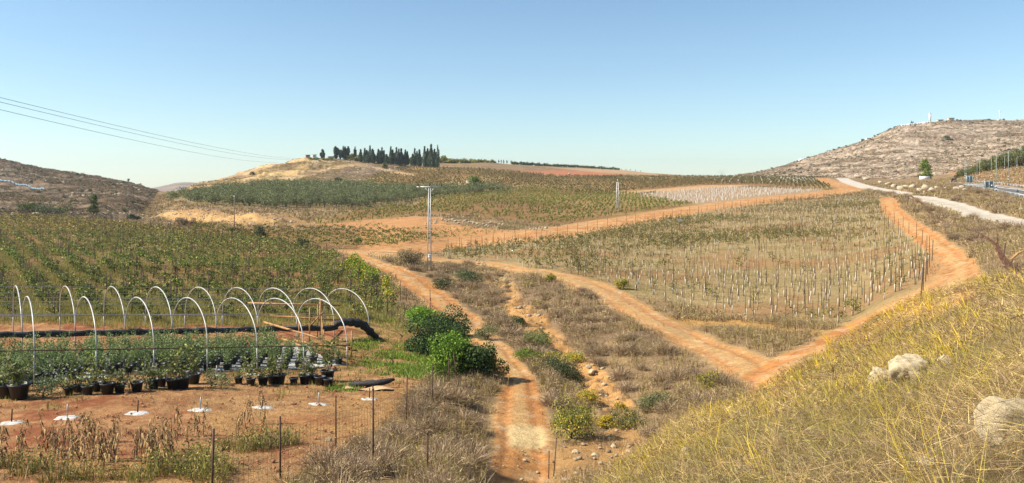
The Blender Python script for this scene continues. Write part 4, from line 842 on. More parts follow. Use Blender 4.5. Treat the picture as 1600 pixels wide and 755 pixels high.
# lattice mast
x, y, z = at(965, 331); s = y / F; zt = -(280 - 290) / F * y; hh = zt - z
lp = wroot('lattice_mast', (x, y, z), 'slim grey lattice power mast standing in the green hillside vineyard', 'power mast')
b0, b1 = 2.4 * s, 1.0 * s; cn = [(-1, -1), (1, -1), (1, 1), (-1, 1)]
for a, b in cn: wpart('mast_leg', beam((x + a * b0, y + b * b0, z - .3), (x + a * b1, y + b * b1, zt - .8), .11), 'white_steel', lp)
gs = []; N_ = 11
for k in range(N_):
    t0, t1 = k / N_, (k + 1) / N_; w0 = b0 + (b1 - b0) * t0; w1 = b0 + (b1 - b0) * t1; z0 = z + (hh - .8) * t0; z1 = z + (hh - .8) * t1
    for q_ in range(4):
        (a, b), (c, d) = cn[q_], cn[(q_ + 1) % 4]
        if k % 2: a, b, c, d = c, d, a, b
        gs.append(beam((x + a * w0, y + b * w0, z0), (x + c * w1, y + d * w1, z1), .06))
wpart('bracing', join(gs), 'white_steel', lp)
wpart('mast_head', box((x, y, zt - .4), (1.0 * s, 1.0 * s, .9)), 'white_steel', lp)
for k in (0, 1, 2): wpart('arm', beam((x - .2, y, zt - 1.2 - k * .5), (x + (9 - 3 * k) * s, y, zt - 1.2 - k * .5), .08), 'steel', lp)
wpart('insulator', lathe([(.06, 0), (.16, .1), (.06, .2), (.16, .3), (.05, .42)], 8).moved((x + 8 * s, y, zt - 1.75)), 'rust', lp)
# small wooden pole by the cut bank
x, y, z = at(366, 359); s = y / F; zt = -(308 - 290) / F * y
wp = wroot('wooden_pole', (x, y, z), 'small bare wooden pole with thin crossarm below the olive grove', 'power pole')
wpart('pole', tube([(x, y, z - .3), (x, y, zt)], [.12, .08], 8), 'pole_wood', wp, True)
wpart('crossarm', box((x + 1.5 * s, y, zt + .35), (17 * s, .1, .1)), 'pole_wood', wp)
wpart('insulator', lathe([(.1, 0), (.16, .15), (.06, .3)], 8).moved((x, y, zt)), 'white', wp)
# overhead lines
for k, (r0, r1, px1) in enumerate(((151.5, 248.5, 466), (158.5, 249.5, 448), (170.5, 254, 428))):
    Y0, Y1 = 150.0, 640.0
    a = V3((-4 - 800) / F * Y0, Y0, -(r0 - 290) / F * Y0); b = V3((px1 - 800) / F * Y1, Y1, -(r1 - 290) / F * Y1)
    d = b - a; t = np.linspace(-.12, 1.06, 60)[:, None]; P = a + d * t; P[:, 2] -= 9.5 * 4 * (t * (1 - t))[:, 0] * .25 * 1.0
    single('power_line', Geo(*(lambda g: (g.v - a, g.f))(tube(P, .045, 5))), 'wire', ('highest', 'middle', 'lowest')[k] + ' of the three thin overhead wires crossing the left sky', 'overhead wire', tuple(a), group='overhead wires')
# ---- polytunnel frame ----------------------------------------------
AX = V3(.82, .57, 0); AX /= np.linalg.norm(AX); PR = V3(-.57, .82, 0); PR /= np.linalg.norm(PR); O = V3(-21.5, 36.0, 0); SPAN = 8.0
def tun(s_, t_): p = O + AX * s_ + PR * t_; return p[0], p[1]
def railz(s_, line): return (-7.43 - .098 * s_, -7.80 - .081 * s_, -8.02 - .083 * s_)[line]
tr_ = wroot('polytunnel_frame', (*tun(0, 0), H(*tun(0, 0))), 'bare double tunnel frame of white hoops over the potted saplings, no cover', 'tunnel frame')
for line in range(3):
    smax = 15.2 if line == 0 else 20.2
    for k in range(-3, 9):
        s_ = k * 2.5 + (0 if line == 0 else 0)
        if s_ > smax: continue
        X_, Y_ = tun(s_, line * SPAN); wpart('post', tube([(X_, Y_, H(X_, Y_) - .3), (X_, Y_, railz(s_, line))], .032, 6), 'steel', tr_, True)
    wpart('rail', tube([(*tun(s_, line * SPAN), railz(s_, line)) for s_ in np.arange(-7.5, smax, 1.0)] + [(*tun(smax, line * SPAN), railz(smax, line))], .028, 6), 'rust' if line == 0 else 'steel', tr_, True)
for line in (0, 1):
    for k in range(-3, 7 if line == 0 else 9):
        s_ = k * 2.5; th = np.linspace(0, math.pi, 25); pts = []
        wob = r2.normal(0, .05)
        for a in th:
            t_ = line * SPAN + SPAN * (1 - math.cos(a)) / 2; X_, Y_ = tun(s_ + wob * math.sin(a), t_); f = (t_ - line * SPAN) / SPAN
            pts.append((X_, Y_, railz(s_, line) * (1 - f) + railz(s_, line + 1) * f + 2.15 * math.sin(a) ** .9))
        wpart('hoop', tube(pts, .029, 8), 'white_steel', tr_, True)
    for f, w_ in ((.5, .012), (.14, .02), (.86, .012)):
        smax = 15 if line == 0 else 20; a = math.acos(1 - 2 * f)
        wpart('purlin', tube([(*tun(s_, (line + f) * SPAN), railz(s_, line) * (1 - f) + railz(s_, line + 1) * f + 2.15 * math.sin(a) ** .9 - .03) for s_ in np.arange(-7.5, smax + .1, 2.5)], w_, 5), 'steel', tr_)
# shade cloth rolled along the middle rail
ns = 60; P = []; R_ = []
for i in range(ns):
    s_ = -7.5 + i * (25.2 / (ns - 1)); P.append((*tun(s_, SPAN - .12), railz(s_, 1) - .12 + .03 * math.sin(i * 1.3))); R_.append(.17 + .03 * math.sin(i * 2.1) + .02 * math.sin(i * .7))
a_ = np.array(P[0]); single('shade_cloth_roll', tube(np.array(P) - a_, R_, 10), 'cloth', 'long black shade cloth rolled up along the middle rail of the hoops', 'shade cloth', tuple(a_), smooth=True)
P = []
for i in range(22):
    t_ = i / 21; s_ = 17.4 + 3.4 * t_; P.append((*tun(s_, SPAN - .3 - .3 * math.sin(t_ * 3)), railz(s_, 1) + .30 * math.sin(t_ * 5) * (1 - t_) - (0 if t_ < .55 else (t_ - .55) * 2.6) + .1))
a_ = np.array(P[0]); single('shade_cloth_bundle', tube(np.array(P) - a_, [.14 + .14 * math.sin(math.pi * min(1, i / 21 * 1.15)) ** .5 + .05 * math.sin(i * 2.2) if i < 20 else .18 for i in range(22)], 10), 'cloth', 'bunched black shade cloth sagging from the right end of the tunnel', 'shade cloth', tuple(a_), smooth=True)
# timber end frame
tf = wroot('timber_frame', (*tun(15.4, 4), H(*tun(15.4, 4))), 'rough open frame of tan timber posts and rails at the right tunnel end', 'timber frame')
for s_, t_, h_ in ((14.2, 1.5, 1.9), (14.8, 3.2, 2.0), (15.3, 4.6, 2.2), (14.4, 6.0, 2.1), (15.6, 7.4, 2.3), (16.6, 8.6, 2.3), (17.4, 10.2, 2.2), (18.2, 12.2, 2.1), (19.0, 14.4, 2.0), (16.2, 2.2, 1.6)):
    X_, Y_ = tun(s_, t_); z_ = H(X_, Y_); wpart('post', beam((X_, Y_, z_ - .2), (X_ + .03, Y_, z_ + h_), .07), 'wood', tf)
def tb(a, b, ha, hb, w=.06): A_ = (*tun(*a), H(*tun(*a)) + ha); B_ = (*tun(*b), H(*tun(*b)) + hb); wpart('rail', beam(A_, B_, w, .11), 'wood', tf)
tb((13.2, 9.0), (15.6, .8), 1.35, .9); tb((14.2, 15.8), (19.6, 12.0), 1.6, 1.7); tb((15.2, 14.0), (19.4, 11.0), .9, .8); tb((13.0, 5.0), (15.2, .3), .9, .1); tb((14.2, 6.4), (16.5, 2.0), .5, .45); tb((15.6, 7.4), (18.4, 12.2), 1.1, 1.2)
# ground cloth under the pots
def drape(name, pts_fn, nu, nv, mat, label, cat_, dz=.03, kind=None):
    V = []; 
    for j in range(nv + 1):
        for i in range(nu + 1): X_, Y_ = pts_fn(i / nu, j / nv); V.append((X_, Y_, H(X_, Y_) + dz))
    V = np.array(V); fs = []
    for j in range(nv):
        for i in range(nu): a = j * (nu + 1) + i; fs += [(a, a + 1, a + nu + 2), (a, a + nu + 2, a + nu + 1)]
    c = V.mean(0); o = obj(name, Geo(V - c, fs), mat); o.location = tuple(c); tag(o, label, cat_, None, kind); return o
drape('ground_cloth', lambda u, v: tun(-7.5 + u * 22.6 + .25 * math.sin(v * 9), .35 + v * 6.9 + .12 * math.sin(u * 40)), 180, 60, 'mat', 'pale woven ground cloth spread under the rows of potted saplings', 'ground cloth')
# potted saplings
def potg(rt=.21, rb=.16, h=.36): return lathe([(0.001, 0), (rb, 0), (rt, h - .05), (rt + .025, h - .05), (rt + .03, h), (rt - .01, h), (rt - .02, h - .06), (.001, h - .06)], 14)
def sapling(seed, nl=90, h=1.0, rad=.33, pal=None, size=.1):
    r = np.random.default_rng(seed); st_ = []; P = []
    for k in range(6):
        a = r.uniform(0, 6.28); e = V3(math.cos(a) * rad * r.uniform(.3, 1.1), math.sin(a) * rad * r.uniform(.3, 1.1), .32 + h * r.uniform(.5, 1)); st_.append(tube([(0, 0, .3), (e[0] * .5, e[1] * .5, .32 + (e[2] - .32) * .55), e], [.01, .008, .004], 4))
        t_ = r.uniform(.15, 1, nl // 6); P.append(np.stack([e[0] * t_, e[1] * t_, .3 + (e[2] - .3) * t_], 1) + r.normal(0, .07, (nl // 6, 3)))
    return leaves(np.concatenate(P), size, pal or GRN, r, .5, .1), join(st_)
SAP = []
for s_ in range(7):
    a, b = sapling(500 + s_, (300, 380, 260, 340, 160, 420, 290)[s_], (1.0, 1.15, .85, 1.05, .75, 1.2, .95)[s_], .45, [*P_((130,156,84),(104,132,70),(154,176,112),(88,114,60),(168,180,128))], .085)
    SAP.append(Proto('potted_sapling', [('pot', potg(), 'black', True, None), ('foliage', a, 'leaf', False, None), ('stems', b, 'bark', False, None)]))
for row in range(8):
    t_ = .7 + row * .88
    for k in range(-9, 20):
        s_ = k * .78 + (.39 if row % 2 else 0) + r2.normal(0, .06)
        if s_ > 14.8 - .25 * row or r2.uniform() < (.05 if s_ < 12.5 else .25): continue
        X_, Y_ = tun(s_, t_ + r2.normal(0, .06))
        if 800 + F * X_ / Y_ < -25: continue
        zn = 'first' if row == 0 else ('second' if row == 1 else ('back' if row > 5 else 'middle'))
        lab = {'first': 'green sapling in a black pot in the front row under the hoops', 'second': 'green sapling in a black pot in the second row under the hoops', 'middle': 'green sapling in a black pot in the middle rows under the hoops', 'back': 'green sapling in a black pot near the rolled black cloth under the hoops'}[zn]
        SAP[int(r2.integers(0, 7))].place((X_, Y_, H(X_, Y_) + .03), lab, 'potted plant', f'potted saplings, {zn} rows under the hoops', r2.uniform(0, 6), r2.uniform(.9, 1.15))
# pots of the outer row
outer = [(8,622,1,1.5),(30,624,1,1.6),(108,617,1,.9),(122,613,1,.8),(137,617,1,1),(150,612,2,1.0),(168,616,1,1.1),(187,614,1,.9),(214,612,0,1),(240,607,1,1.0),(252,604,1,.9),(270,608,2,1.1),(286,607,1,1.2),(303,600,2,1.3),(373,600,1,.9),(392,603,2,.9),(411,602,1,1.0),(426,600,1,1.0),(437,600,2,1.1),(459,601,0,.9),(476,600,2,1.2),(488,598,1,1.0),(500,602,0,1.0),(512,596,2,1.3),(513,604,0,.9)]
OUT = []
for s_ in range(4):
    a, b = sapling(700 + s_, (130, 220, 110, 260)[s_], (.55, .7, .8, 1.0)[s_], .34, [*GRN, *OLV]); OUT.append((a, b))
pm = [to_mesh('pot', potg(.24, .17, .4), 'black', True)]; OM = [(to_mesh('foliage', a, 'leaf'), to_mesh('stems', b, 'bark')) for a, b in OUT]
for i, (px, py, k, sc_) in enumerate(outer):
    x, y, z = at(px, py); r_ = root('plant_pot' if k == 0 else 'potted_shrub', (x, y, z), ('empty black pot, ' if k == 0 else ('potted grey green shrub, ' if k == 1 else 'potted leafy upright shrub, ')) + nth(i, len(outer)) + ' in the outer pot row', 'plant pot' if k == 0 else 'potted plant', 'pots of the outer row', r2.uniform(0, 6), sc_ * r2.uniform(.85, 1.1))
    put('pot', pm[0], r_)
    if k: m1, m2 = OM[(i % 2) + (0 if k == 1 else 2)]; fo_ = put('foliage', m1, r_); fo_.scale = (1.35, 1.35, 1.2); put('stems', m2, r_)
# shrubs growing by the outer row
LOWB = shrub_protos('shrub', range(60, 64), nl=420, rx=.62, rz=.55, pal=[*P_((128,142,96),(108,126,80),(150,160,116),(92,108,66))], size=.075)
for i, (px, py, sc_) in enumerate(((10, 612, 1.3), (38, 610, 1.2), (68, 622, 1.1), (80, 615, 1.3), (98, 612, 1.0), (202, 612, .9), (228, 608, 1.25), (262, 590, .8), (330, 607, 1.1), (345, 609, .9), (352, 600, .7), (445, 590, .7))):
    x, y, z = at(px, py); LOWB[i % 4].place((x, y, z), 'grey green shrub growing between the outer pots, ' + nth(i, 12), 'shrub', 'shrubs among the outer pots', i, sc_)
# white gravel rings with a short stake
rings = [(18, 661, .55), (105, 653, .62), (215, 646, .62), (313, 641, .62), (410, 637, .62), (498, 632, .56), (577, 624, .5), (70, 594, .5), (248, 592, .5), (338, 587, .5), (397, 585, .55), (480, 583, .5), (120, 645, .2)][:12]
for i, (px, py, w_) in enumerate(rings):
    x, y, z = at(px, py); r = np.random.default_rng(i); rr = w_ * .62 * (1 + .12 * np.sin(np.arange(18) * 1.7 + i)); V = [(0, 0, H(x, y) - z + .05)]
    for ring, f in ((.5, .045), (.8, .03), (1.05, -.03)):
        for k in range(18): a = k / 18 * 6.283; X_ = rr[k] * ring * math.cos(a) * 1.25; Y_ = rr[k] * ring * math.sin(a); V.append((X_, Y_, H(x + X_, y + Y_) - z + f))
    fs = [(0, 1 + k, 1 + (k + 1) % 18) for k in range(18)]
    for q_ in range(2):
        for k in range(18): a = 1 + q_ * 18 + k; b = 1 + q_ * 18 + (k + 1) % 18; fs += [(a, a + 18, b), (b, a + 18, b + 18)]
    where = 'front line of rings on red soil' if i < 7 else 'line of rings beside the potted rows'
    n_ = 7 if i < 7 else 5; t_ = root('gravel_ring', (x, y, z), f'white gravel ring, {nth(i if i < 7 else i - 7, n_)} in the {where}', 'gravel ring', 'white gravel rings')
    obj('gravel', Geo(V, fs), 'gravel', t_, True); obj('stake', tube([(0, 0, 0), (.02, 0, .5)], .025, 6), 'steel' if i % 2 else 'stake', t_)
# ---- rusty wire fence on the left bank -------------------------------
fp = [(330, 792, 1.7), (438, 748, 1.6), (525, 709, 1.75), (583, 692, 1.9), (635, 656, 1.75), (676, 634, 1.75), (702, 612, 1.6), (716, 600, 1.6)]
pts = [at(px, py) for px, py, h_ in fp]; c = V3(*pts[3])
wf = wroot('wire_fence', c, 'rusty post and wire mesh fence running along the left bank', 'fence')
for (px, py, h_), p in zip(fp, pts):
    ln = r2.normal(0, .04) if px != 716 else -.25
    wpart('post', beam((p[0], p[1], p[2] - .3), (p[0] + ln, p[1], p[2] + h_), .04), 'rust', wf)
gs = []
for a, b in zip(pts[:-1], pts[1:]):
    L = math.dist(a[:2], b[:2]); n_ = max(int(L / .22), 1)
    for k in range(n_ + 1):
        t_ = k / n_; X_ = a[0] + (b[0] - a[0]) * t_; Y_ = a[1] + (b[1] - a[1]) * t_; z_ = a[2] + (b[2] - a[2]) * t_
        gs.append(tube([(X_, Y_, z_ + .02), (X_, Y_, z_ + 1.25)], .0035, 3, False))
    for q_ in range(7): gs.append(tube([(a[0], a[1], a[2] + .05 + q_ * .2), ((a[0] + b[0]) / 2, (a[1] + b[1]) / 2, (a[2] + b[2]) / 2 + .03 + q_ * .2), (b[0], b[1], b[2] + .05 + q_ * .2)], .0035, 3, False))
wpart('wire_mesh', join(gs), 'rust', wf)
def post(px, py, h_, label, grp, w_=.05, mat='rust', ln=0, nm='fence_post', pt_=None):
    x, y, z = pt_ or at(px, py); g = join([beam((0, 0, -.3), (ln, 0, h_), w_), box((ln, 0, h_ + .01), (w_ * 1.2, w_ * 1.2, .03))]); return single(nm, g, mat, label, 'fence post', (x, y, z), 0, grp)
post(583, 738, 2.2, 'tall rusty post standing alone among dry bushes in front of the wire fence', None, .042)
post(668, 752, 1.2, 'short thin rusty post at the bottom edge beside a reddish rock', None, .045)
mid = [(543, 437, 1.7), (550, 443, 1.9), (561, 446, 1.6), (573, 447, 1.7), (580, 485, 2.6), (589, 472, 1.5), (605, 492, 1.7), (626, 471, 1.9), (635, 475, 1.4), (673, 490, 1.3), (672, 470, 1.0), (600, 458, 1.5)]
mid.sort()
for i, (px, py, h_) in enumerate(mid): post(px, py, h_, 'thin rusty post, ' + nth(i, len(mid)) + ' among the posts beside the upper gully track', 'rusty posts beside the upper gully track')
# fence posts on the edge of the right vineyard beside the field track
k_ = 0; px = 700; lst = []
while px < 1290:
    row = np.interp(px, [690, 760, 850, 940, 1010, 1100, 1200, 1290], [391, 383, 374, 357.5, 347, 331, 318, 309]); lst.append((px, row + .5)); px += np.interp(px, [700, 1290], [18, 11])
for i, (px, row) in enumerate(lst): post(px, row, r2.uniform(1.7, 2.1), 'rusty post, ' + nth(i, len(lst)) + ' in the long row beside the field track', 'rusty posts beside the field track', .06, ln=r2.normal(0, .04))
lst = [(1372, 330), (1384, 336), (1398, 350), (1411, 356), (1420, 366), (1432, 372), (1441, 382), (1448, 392), (1452, 400), (1456, 408), (1452, 418), (1449, 428), (1446, 440), (1442, 455), (1438, 468)]
for i, (px, row) in enumerate(lst): post(px, row, r2.uniform(1.6, 2.1), 'brown leaning post, ' + nth(i, len(lst)) + ' by row on the right vineyard edge beside the curving track' if False else f'brown post on the right vineyard edge, {("nearest" if i == len(lst)-1 else nth(len(lst)-1-i, 99).replace(" from left", " nearest").replace("leftmost", "nearest"))} along the curving track', 'brown posts on the right vineyard edge', .045, 'rust', r2.normal(.03, .08))
post(1417, 322, 2.3, 'charred dark leaning post standing alone right of the curving track', None, .16, 'bark', .35)
# ---- rusty fence by the stone lane ----------------------------------
fp = [(1424, 309), (1432, 314), (1441, 322), (1450, 333), (1464, 343), (1484, 353), (1506, 360), (1525, 368), (1545, 381), (1558, 392), (1566, 414), (1578, 428), (1588, 436)]
pts = [at(*p) for p in fp]; rf = wroot('rusty_fence', pts[6], 'old leaning rusty mesh fence winding beside the stone lane', 'fence')
for i, p in enumerate(pts): h_ = 1.4 if i in (9, 10) else .8; wpart('post', beam((p[0], p[1], p[2] - .2), (p[0] + r2.normal(0, .12), p[1], p[2] + h_), .05), 'rust', rf)
gs = []
for i, (a, b) in enumerate(zip(pts[:-1], pts[1:])):
    L = math.dist(a[:2], b[:2]); n_ = max(int(L / .16), 2); sag = .3 if i in (4, 5, 6) else 0
    for k in range(n_):
        t_ = k / n_; X_, Y_, z_ = [a[q_] + (b[q_] - a[q_]) * t_ for q_ in range(3)]; hh_ = (.6 if i < 9 else .7) * (1 - sag * math.sin(math.pi * t_))
        gs.append(tube([(X_, Y_, z_ - .15), (X_ + .1 * math.sin(k), Y_ + .05, z_ + hh_)], .009, 3, False))
    for q_ in range(7):
        P = [(a[0] + (b[0] - a[0]) * t_, a[1] + (b[1] - a[1]) * t_, a[2] + (b[2] - a[2]) * t_ + .05 + q_ * .09 * (1 - sag * math.sin(math.pi * t_))) for t_ in np.linspace(0, 1, 6)]; gs.append(tube(P, .012, 3, False))
wpart('mesh', join(gs), 'rust2', rf)
x, y, z = at(1580, 408); single('fallen_branch', tube([(0, 0, .1), (.5, .1, .5), (1.0, .1, .72), (1.9, .2, .86)], [.09, .07, .05, .03], 7), 'wood', 'pale bare branch leaning on the rusty fence at the right edge', 'branch', (x, y, z), smooth=True)
# ---- green bushes and small trees by the gully track -----------------
def bigbush(seed, nl, rx, ry, rz, pal, size, nlobe=14):
    r = np.random.default_rng(seed); p, cen, d = lobes(nlobe, nl, rx, ry, rz, rz * .62, r, .5, .6, -.55); p[:, 2] = np.maximum(p[:, 2], .02 + .1 * rz * r.uniform(0, 1, nl)); return leaves(p, size, pal, r, .62, .15), limbs(cen, -.2, .06, rz * .2, r, 6, .1)
def placebush(nm, px, py, rx, rz, pal, nl, size, label, cat_='bush', ry=None, seed=0, dz=0):
    x, y, z = at(px, py); a, b = bigbush(seed or int(px * 7 + py), nl, rx, ry or rx * .8, rz, pal, size)
    t_ = root(nm, (x, y, z + dz), label, cat_); obj('crown', a, 'leaf', t_); obj('stems', b, 'bark', t_, True); return t_
BRT = P_((112,150,48),(134,168,56),(92,130,42),(158,184,78)); DRK = P_((66,90,46),(86,112,56),(52,74,42),(110,134,78))
placebush('green_bush', 664, 512, 1.7, 1.0, BRT, 4200, .13, 'light green bush behind the large dark one beside the gully track')
placebush('green_bush', 654, 500, 1.3, .7, BRT, 2200, .13, 'small bright bush at the far left end of the green clump')
placebush('green_bush', 684, 550, 2.25, 1.5, DRK, 9500, .13, 'largest round dark green bush with glossy leaves beside the gully track')
placebush('green_bush', 702, 528, 1.5, 1.3, DRK, 4500, .13, 'dark green bush on top of the clump nearest the gully track')
placebush('green_bush', 716, 592, 1.55, 1.6, BRT, 8000, .12, 'bright green cone shaped bush in front of the large dark bush')
placebush('green_bush', 738, 594, 1.4, 1.5, DRK, 5500, .12, 'dark shaded bush right of the bright green cone shaped bush')
placebush('green_bush', 772, 594, 1.0, .8, [*DRK, *YOL], 1500, .11, 'low olive bush at the right foot of the green clump')
for i, (px, py) in enumerate(((550, 424), (558, 432), (567, 438), (576, 444))): placebush('hedge_bush', px, py, 1.3, 1.35, [*BRT, *BRT, *YEL], 2200, .17, f'yellow green bush, {nth(i, 4)} in the short slanting hedge above the tunnel end')
x, y, z = at(605, 492); r = np.random.default_rng(5); p, cen, d = lobes(7, 900, .95, .9, .85, 2.35, r, .5, .4)
t_ = root('small_tree', (x, y, z), 'young yellow green lollipop tree on a thin stem beside the tunnel end', 'tree'); obj('crown', leaves(p, .13, [*BRT, *YEL], r, .6), 'leaf', t_); obj('trunk', tube([(0, 0, -.2), (.03, 0, .9), (0, 0, 2.1)], [.035, .03, .02], 6), 'bark', t_, True)
gull = [(733, 447, 1.5, 1.25, OLV + DKG, 'round grey green shrub high in the gully'), (722, 438, 1.0, .9, OLV, 'small pale grey shrub left of the round one high in the gully'), (840, 545, 1.15, .85, OLV + GRN, 'round dusty green shrub in the middle of the gully'),
 (822, 562, 1.0, .4, GRNB + GRN, 'low bright green shrub at the bend of the gully track'), (850, 572, 1.5, .5, GRNB + YEL, 'wide low yellow green shrub below the eroded bank'), (892, 566, 1.0, .45, YEL + GRN, 'low yellow shrub at the foot of the eroded bank'),
 (868, 592, 1.3, .75, DKG + OLV, 'dark green shrub behind the yellow flowered gully shrub'), (892, 600, .9, .6, DKG, 'darkest low shrub in the gully hollow'), (897, 684, 1.15, 1.0, YEL + GRN + GRN, 'tall yellow flowered shrub right of the gully track'), (918, 632, .7, .5, YEL + YOL, 'small yellow shrub on the lower eroded bank'),
 (947, 668, .5, .35, YEL, 'tiny yellow bush on the stony bank'), (970, 642, .35, .25, YEL, 'smallest yellow tuft near the pale stones of the bank'), (640, 414, 2.0, 1.3, OLV + DRYG, 'grey shrub left of the twin legged pole'), (693, 452, 1.3, .8, OLV + DKG, 'dark olive shrub at the foot of the twin legged pole'),
 (1108, 606, .9, .5, GRN + YEL, 'green shrub above the fork of the earth tracks'), (861, 440, .65, .55, GRN + YEL, 'small green shrub at the edge of the valley track'), (973, 452, .8, .7, YEL + GRN, 'yellow green bush at the corner of the right vineyard'),
 (760, 530, .9, .6, OLV, 'grey green shrub on the inner side of the gully track'), (808, 508, .8, .5, DKG, 'small dark shrub below the eroded bank top'), (1030, 640, 1.0, .5, OLV, 'pale sage coloured shrub above the bank grass'), (985, 668, 1.2, .5, OLV + YOL, 'wide pale green shrub at the right end of the gully'),
 (560, 382, .9, .9, GRN, 'small green tree beside the corner of the field track'), (405, 374, 1.4, 1.8, DKG + OLV, 'dark upright bush beside the pale path behind the left vineyard'), (366, 364, 1.3, .8, DKG, 'dark bush at the foot of the small wooden pole'), (472, 386, 1.4, 1.0, DKG + OLV, 'dark olive bush at the far right corner of the left vineyard'),
 (283, 355, 1.9, 1.6, DRYG, 'grey leafless bush left of the small wooden pole'), (300, 354, 1.3, 1.4, DRYG, 'smaller grey leafless bush beside the larger grey one'), (207, 346, 2.0, 1.3, DKG, 'dark bush at the edge of the left vineyard before the cut bank'), (80, 334, 5.0, 2.0, OLV + DKG, 'wide dull green thicket at the foot of the left hill'), (45, 332, 3.6, 2.0, GRN + DKG, 'greenish thicket left of the wide dull one at the hill foot'), (105, 330, 4.0, 1.8, DRYG + OLV, 'grey thicket at the foot of the left hill beside the pine')]
for i, (px, py, rx, rz, pal, lab) in enumerate(gull):
    y_ = at(px, py)[1]; sz_ = max(.065, y_ / 800 * 1.0); placebush('shrub', px, py, rx, rz, pal, int(min(5200, 900 + 16 * (rx * rz) / sz_ ** 2)), sz_, lab + ('' if len(lab.split()) > 3 else ' by the track'), 'shrub', seed=900 + i)
# ---- standing dead stalks at the bottom left -------------------------
def stalk(seed, h=1.1):
    r = np.random.default_rng(seed); P = [V3(0, 0, -.05)]; 
    for k in range(5): P.append(P[-1] + V3(r.normal(0, .035), r.normal(0, .035), h / 5))
    P = np.array(P); st_ = tube(P, np.linspace(.014, .006, 6), 5); lf = []
    for k in range(16):
        t_ = r.uniform(.15, 1); q_ = P[0] + (P[-1] - P[0]) * t_; a = r.uniform(0, 6.28); L = r.uniform(.12, .3); m_ = q_ + V3(math.cos(a) * L * .5, math.sin(a) * L * .5, L * .3); e = q_ + V3(math.cos(a) * L * .8, math.sin(a) * L * .8, -L * r.uniform(.1, .9)); w_ = .022; s_ = V3(-math.sin(a), math.cos(a), .3) * w_
        lf.append(Geo([q_ - s_ * .4, q_ + s_ * .4, m_ - s_, m_ + s_, e], [(0, 1, 3), (0, 3, 2), (2, 3, 4)], np.tile(A(*[(180,150,96),(132,98,60),(104,76,50),(206,180,120)][k % 4]), (5, 1))))
    return st_, join(lf)
STK = [Proto('dead_stalk', [('stem', a, 'stake', True, None), ('withered_leaves', b, 'dry', False, None)]) for a, b in (stalk(s, (1.1, .95, .8, 1.2, 1.0)[s]) for s in range(5))]
for (x0, x1, y0_, y1_, n_, lab, gr) in ((-20, 40, 700, 745, 12, 'dead brown stalk with withered leaves at the bottom left corner', 'dead stalks in the corner'), (62, 180, 690, 742, 46, 'dead brown stalk in the densest withered clump on the nursery soil', 'dead stalks of the dense clump'),
                                       (205, 270, 700, 745, 26, 'dead tan stalk in the second withered clump right of the dense one', 'dead stalks of the second clump'), (270, 330, 680, 715, 7, 'dead dark stalk behind the green weeds at the bottom left', 'dead stalks behind the weeds'), (372, 410, 660, 690, 6, 'dead dark stalk among green weeds beside the wire fence', 'dead stalks near the fence')):
    for k in range(n_):
        px = r2.uniform(x0, x1); py = r2.uniform(y0_, y1_); STK[int(r2.integers(0, 5))].place(at(px, py), lab, 'dead stalk', gr, r2.uniform(0, 6), r2.uniform(.7, 1.05), (r2.normal(0, .1), r2.normal(0, .1)))
WEED = []
for s in range(4):
    r = np.random.default_rng(800 + s); g = blades(np.array([[0, 0, 0]]), 120, .5, .28, .008, [*GRN, *VIN, *YOL, *DRY], .5, .5, r, 2); P = np.stack([r.normal(0, .2, 160), r.normal(0, .2, 160), r.uniform(.05, .55, 160)], 1); g = join([g, leaves(P, .06, [*GRN, *YOL], r, .5)])
    WEED.append(to_mesh('green_weed', g, 'leaf'))
wl = [(35, 742), (60, 735), (12, 730), (262, 742), (285, 735), (300, 748), (318, 742), (330, 730), (345, 738), (310, 720), (362, 700), (378, 706), (392, 698), (405, 703), (440, 690), (455, 694), (432, 697), (118, 748), (150, 750), (190, 748), (220, 750), (245, 738), (335, 752), (90, 752), (480, 590)]
for i, (px, py) in enumerate(wl):
    o = put('green_weed', WEED[i % 4], None, at(px, py)); o.rotation_euler = (0, 0, i); o.scale = (r2.uniform(.9, 1.4),) * 3
    zn = 'below the dead stalks' if px < 230 else ('right of the dead stalks' if px < 350 else 'beside the wire fence')
    tag(o, f'bushy green weed growing {zn} at the bottom left' , 'weed', f'green weeds {zn}')
# burnt log with tan sheet, and single stones of the nursery
x, y, z = at(580, 606); lg_ = single('log', tube([(-1.1, .25, .1), (-.5, .1, .16), (.2, -.02, .2), (.8, .12, .3), (1.1, .2, .36)], [.08, .15, .17, .13, .05], 9), 'cloth', 'charred dark log lying on the soil right of the outer pots', 'log', (x, y, z), smooth=True)
x, y, z = at(580, 610); V = []; 
for j in range(5):
    for i in range(16): u = i / 15; v = j / 4; V.append((-1.2 + 2.2 * u, -.25 + .45 * v * (1 - .4 * math.sin(6 * u)), .06 + .05 * math.sin(9 * u + 2 * v) + H(x - 1.2 + 2.2 * u, y) - z + .03))
single('tan_sheet', Geo(V, [f for j in range(4) for i in range(15) for f in ((j * 16 + i, j * 16 + i + 1, j * 16 + i + 17), (j * 16 + i, j * 16 + i + 17, j * 16 + i + 16))]), 'tan', 'crumpled tan sheet lying in front of the charred log', 'sheet', (x, y, z), smooth=True)
def arock(px, py, wpx, hpx, label, mat='rock', seed=0, nm='boulder', fl=.8, rz=0, lift=.35):
    x, y, z = at(px, py); w_ = wpx / F * y / 2 * 1.12; h_ = hpx / F * y / 2 * 1.1; g = rock(w_, w_ * fl, h_, seed or int(px + py), 5 if w_ > .3 and y < 60 else (4 if y < 60 else 2), .32)
    return single(nm, g, 'boulder' if mat == 'rock' and y < 60 else mat, label, 'rock', (x, y, z + h_ * lift), rz, None, False)
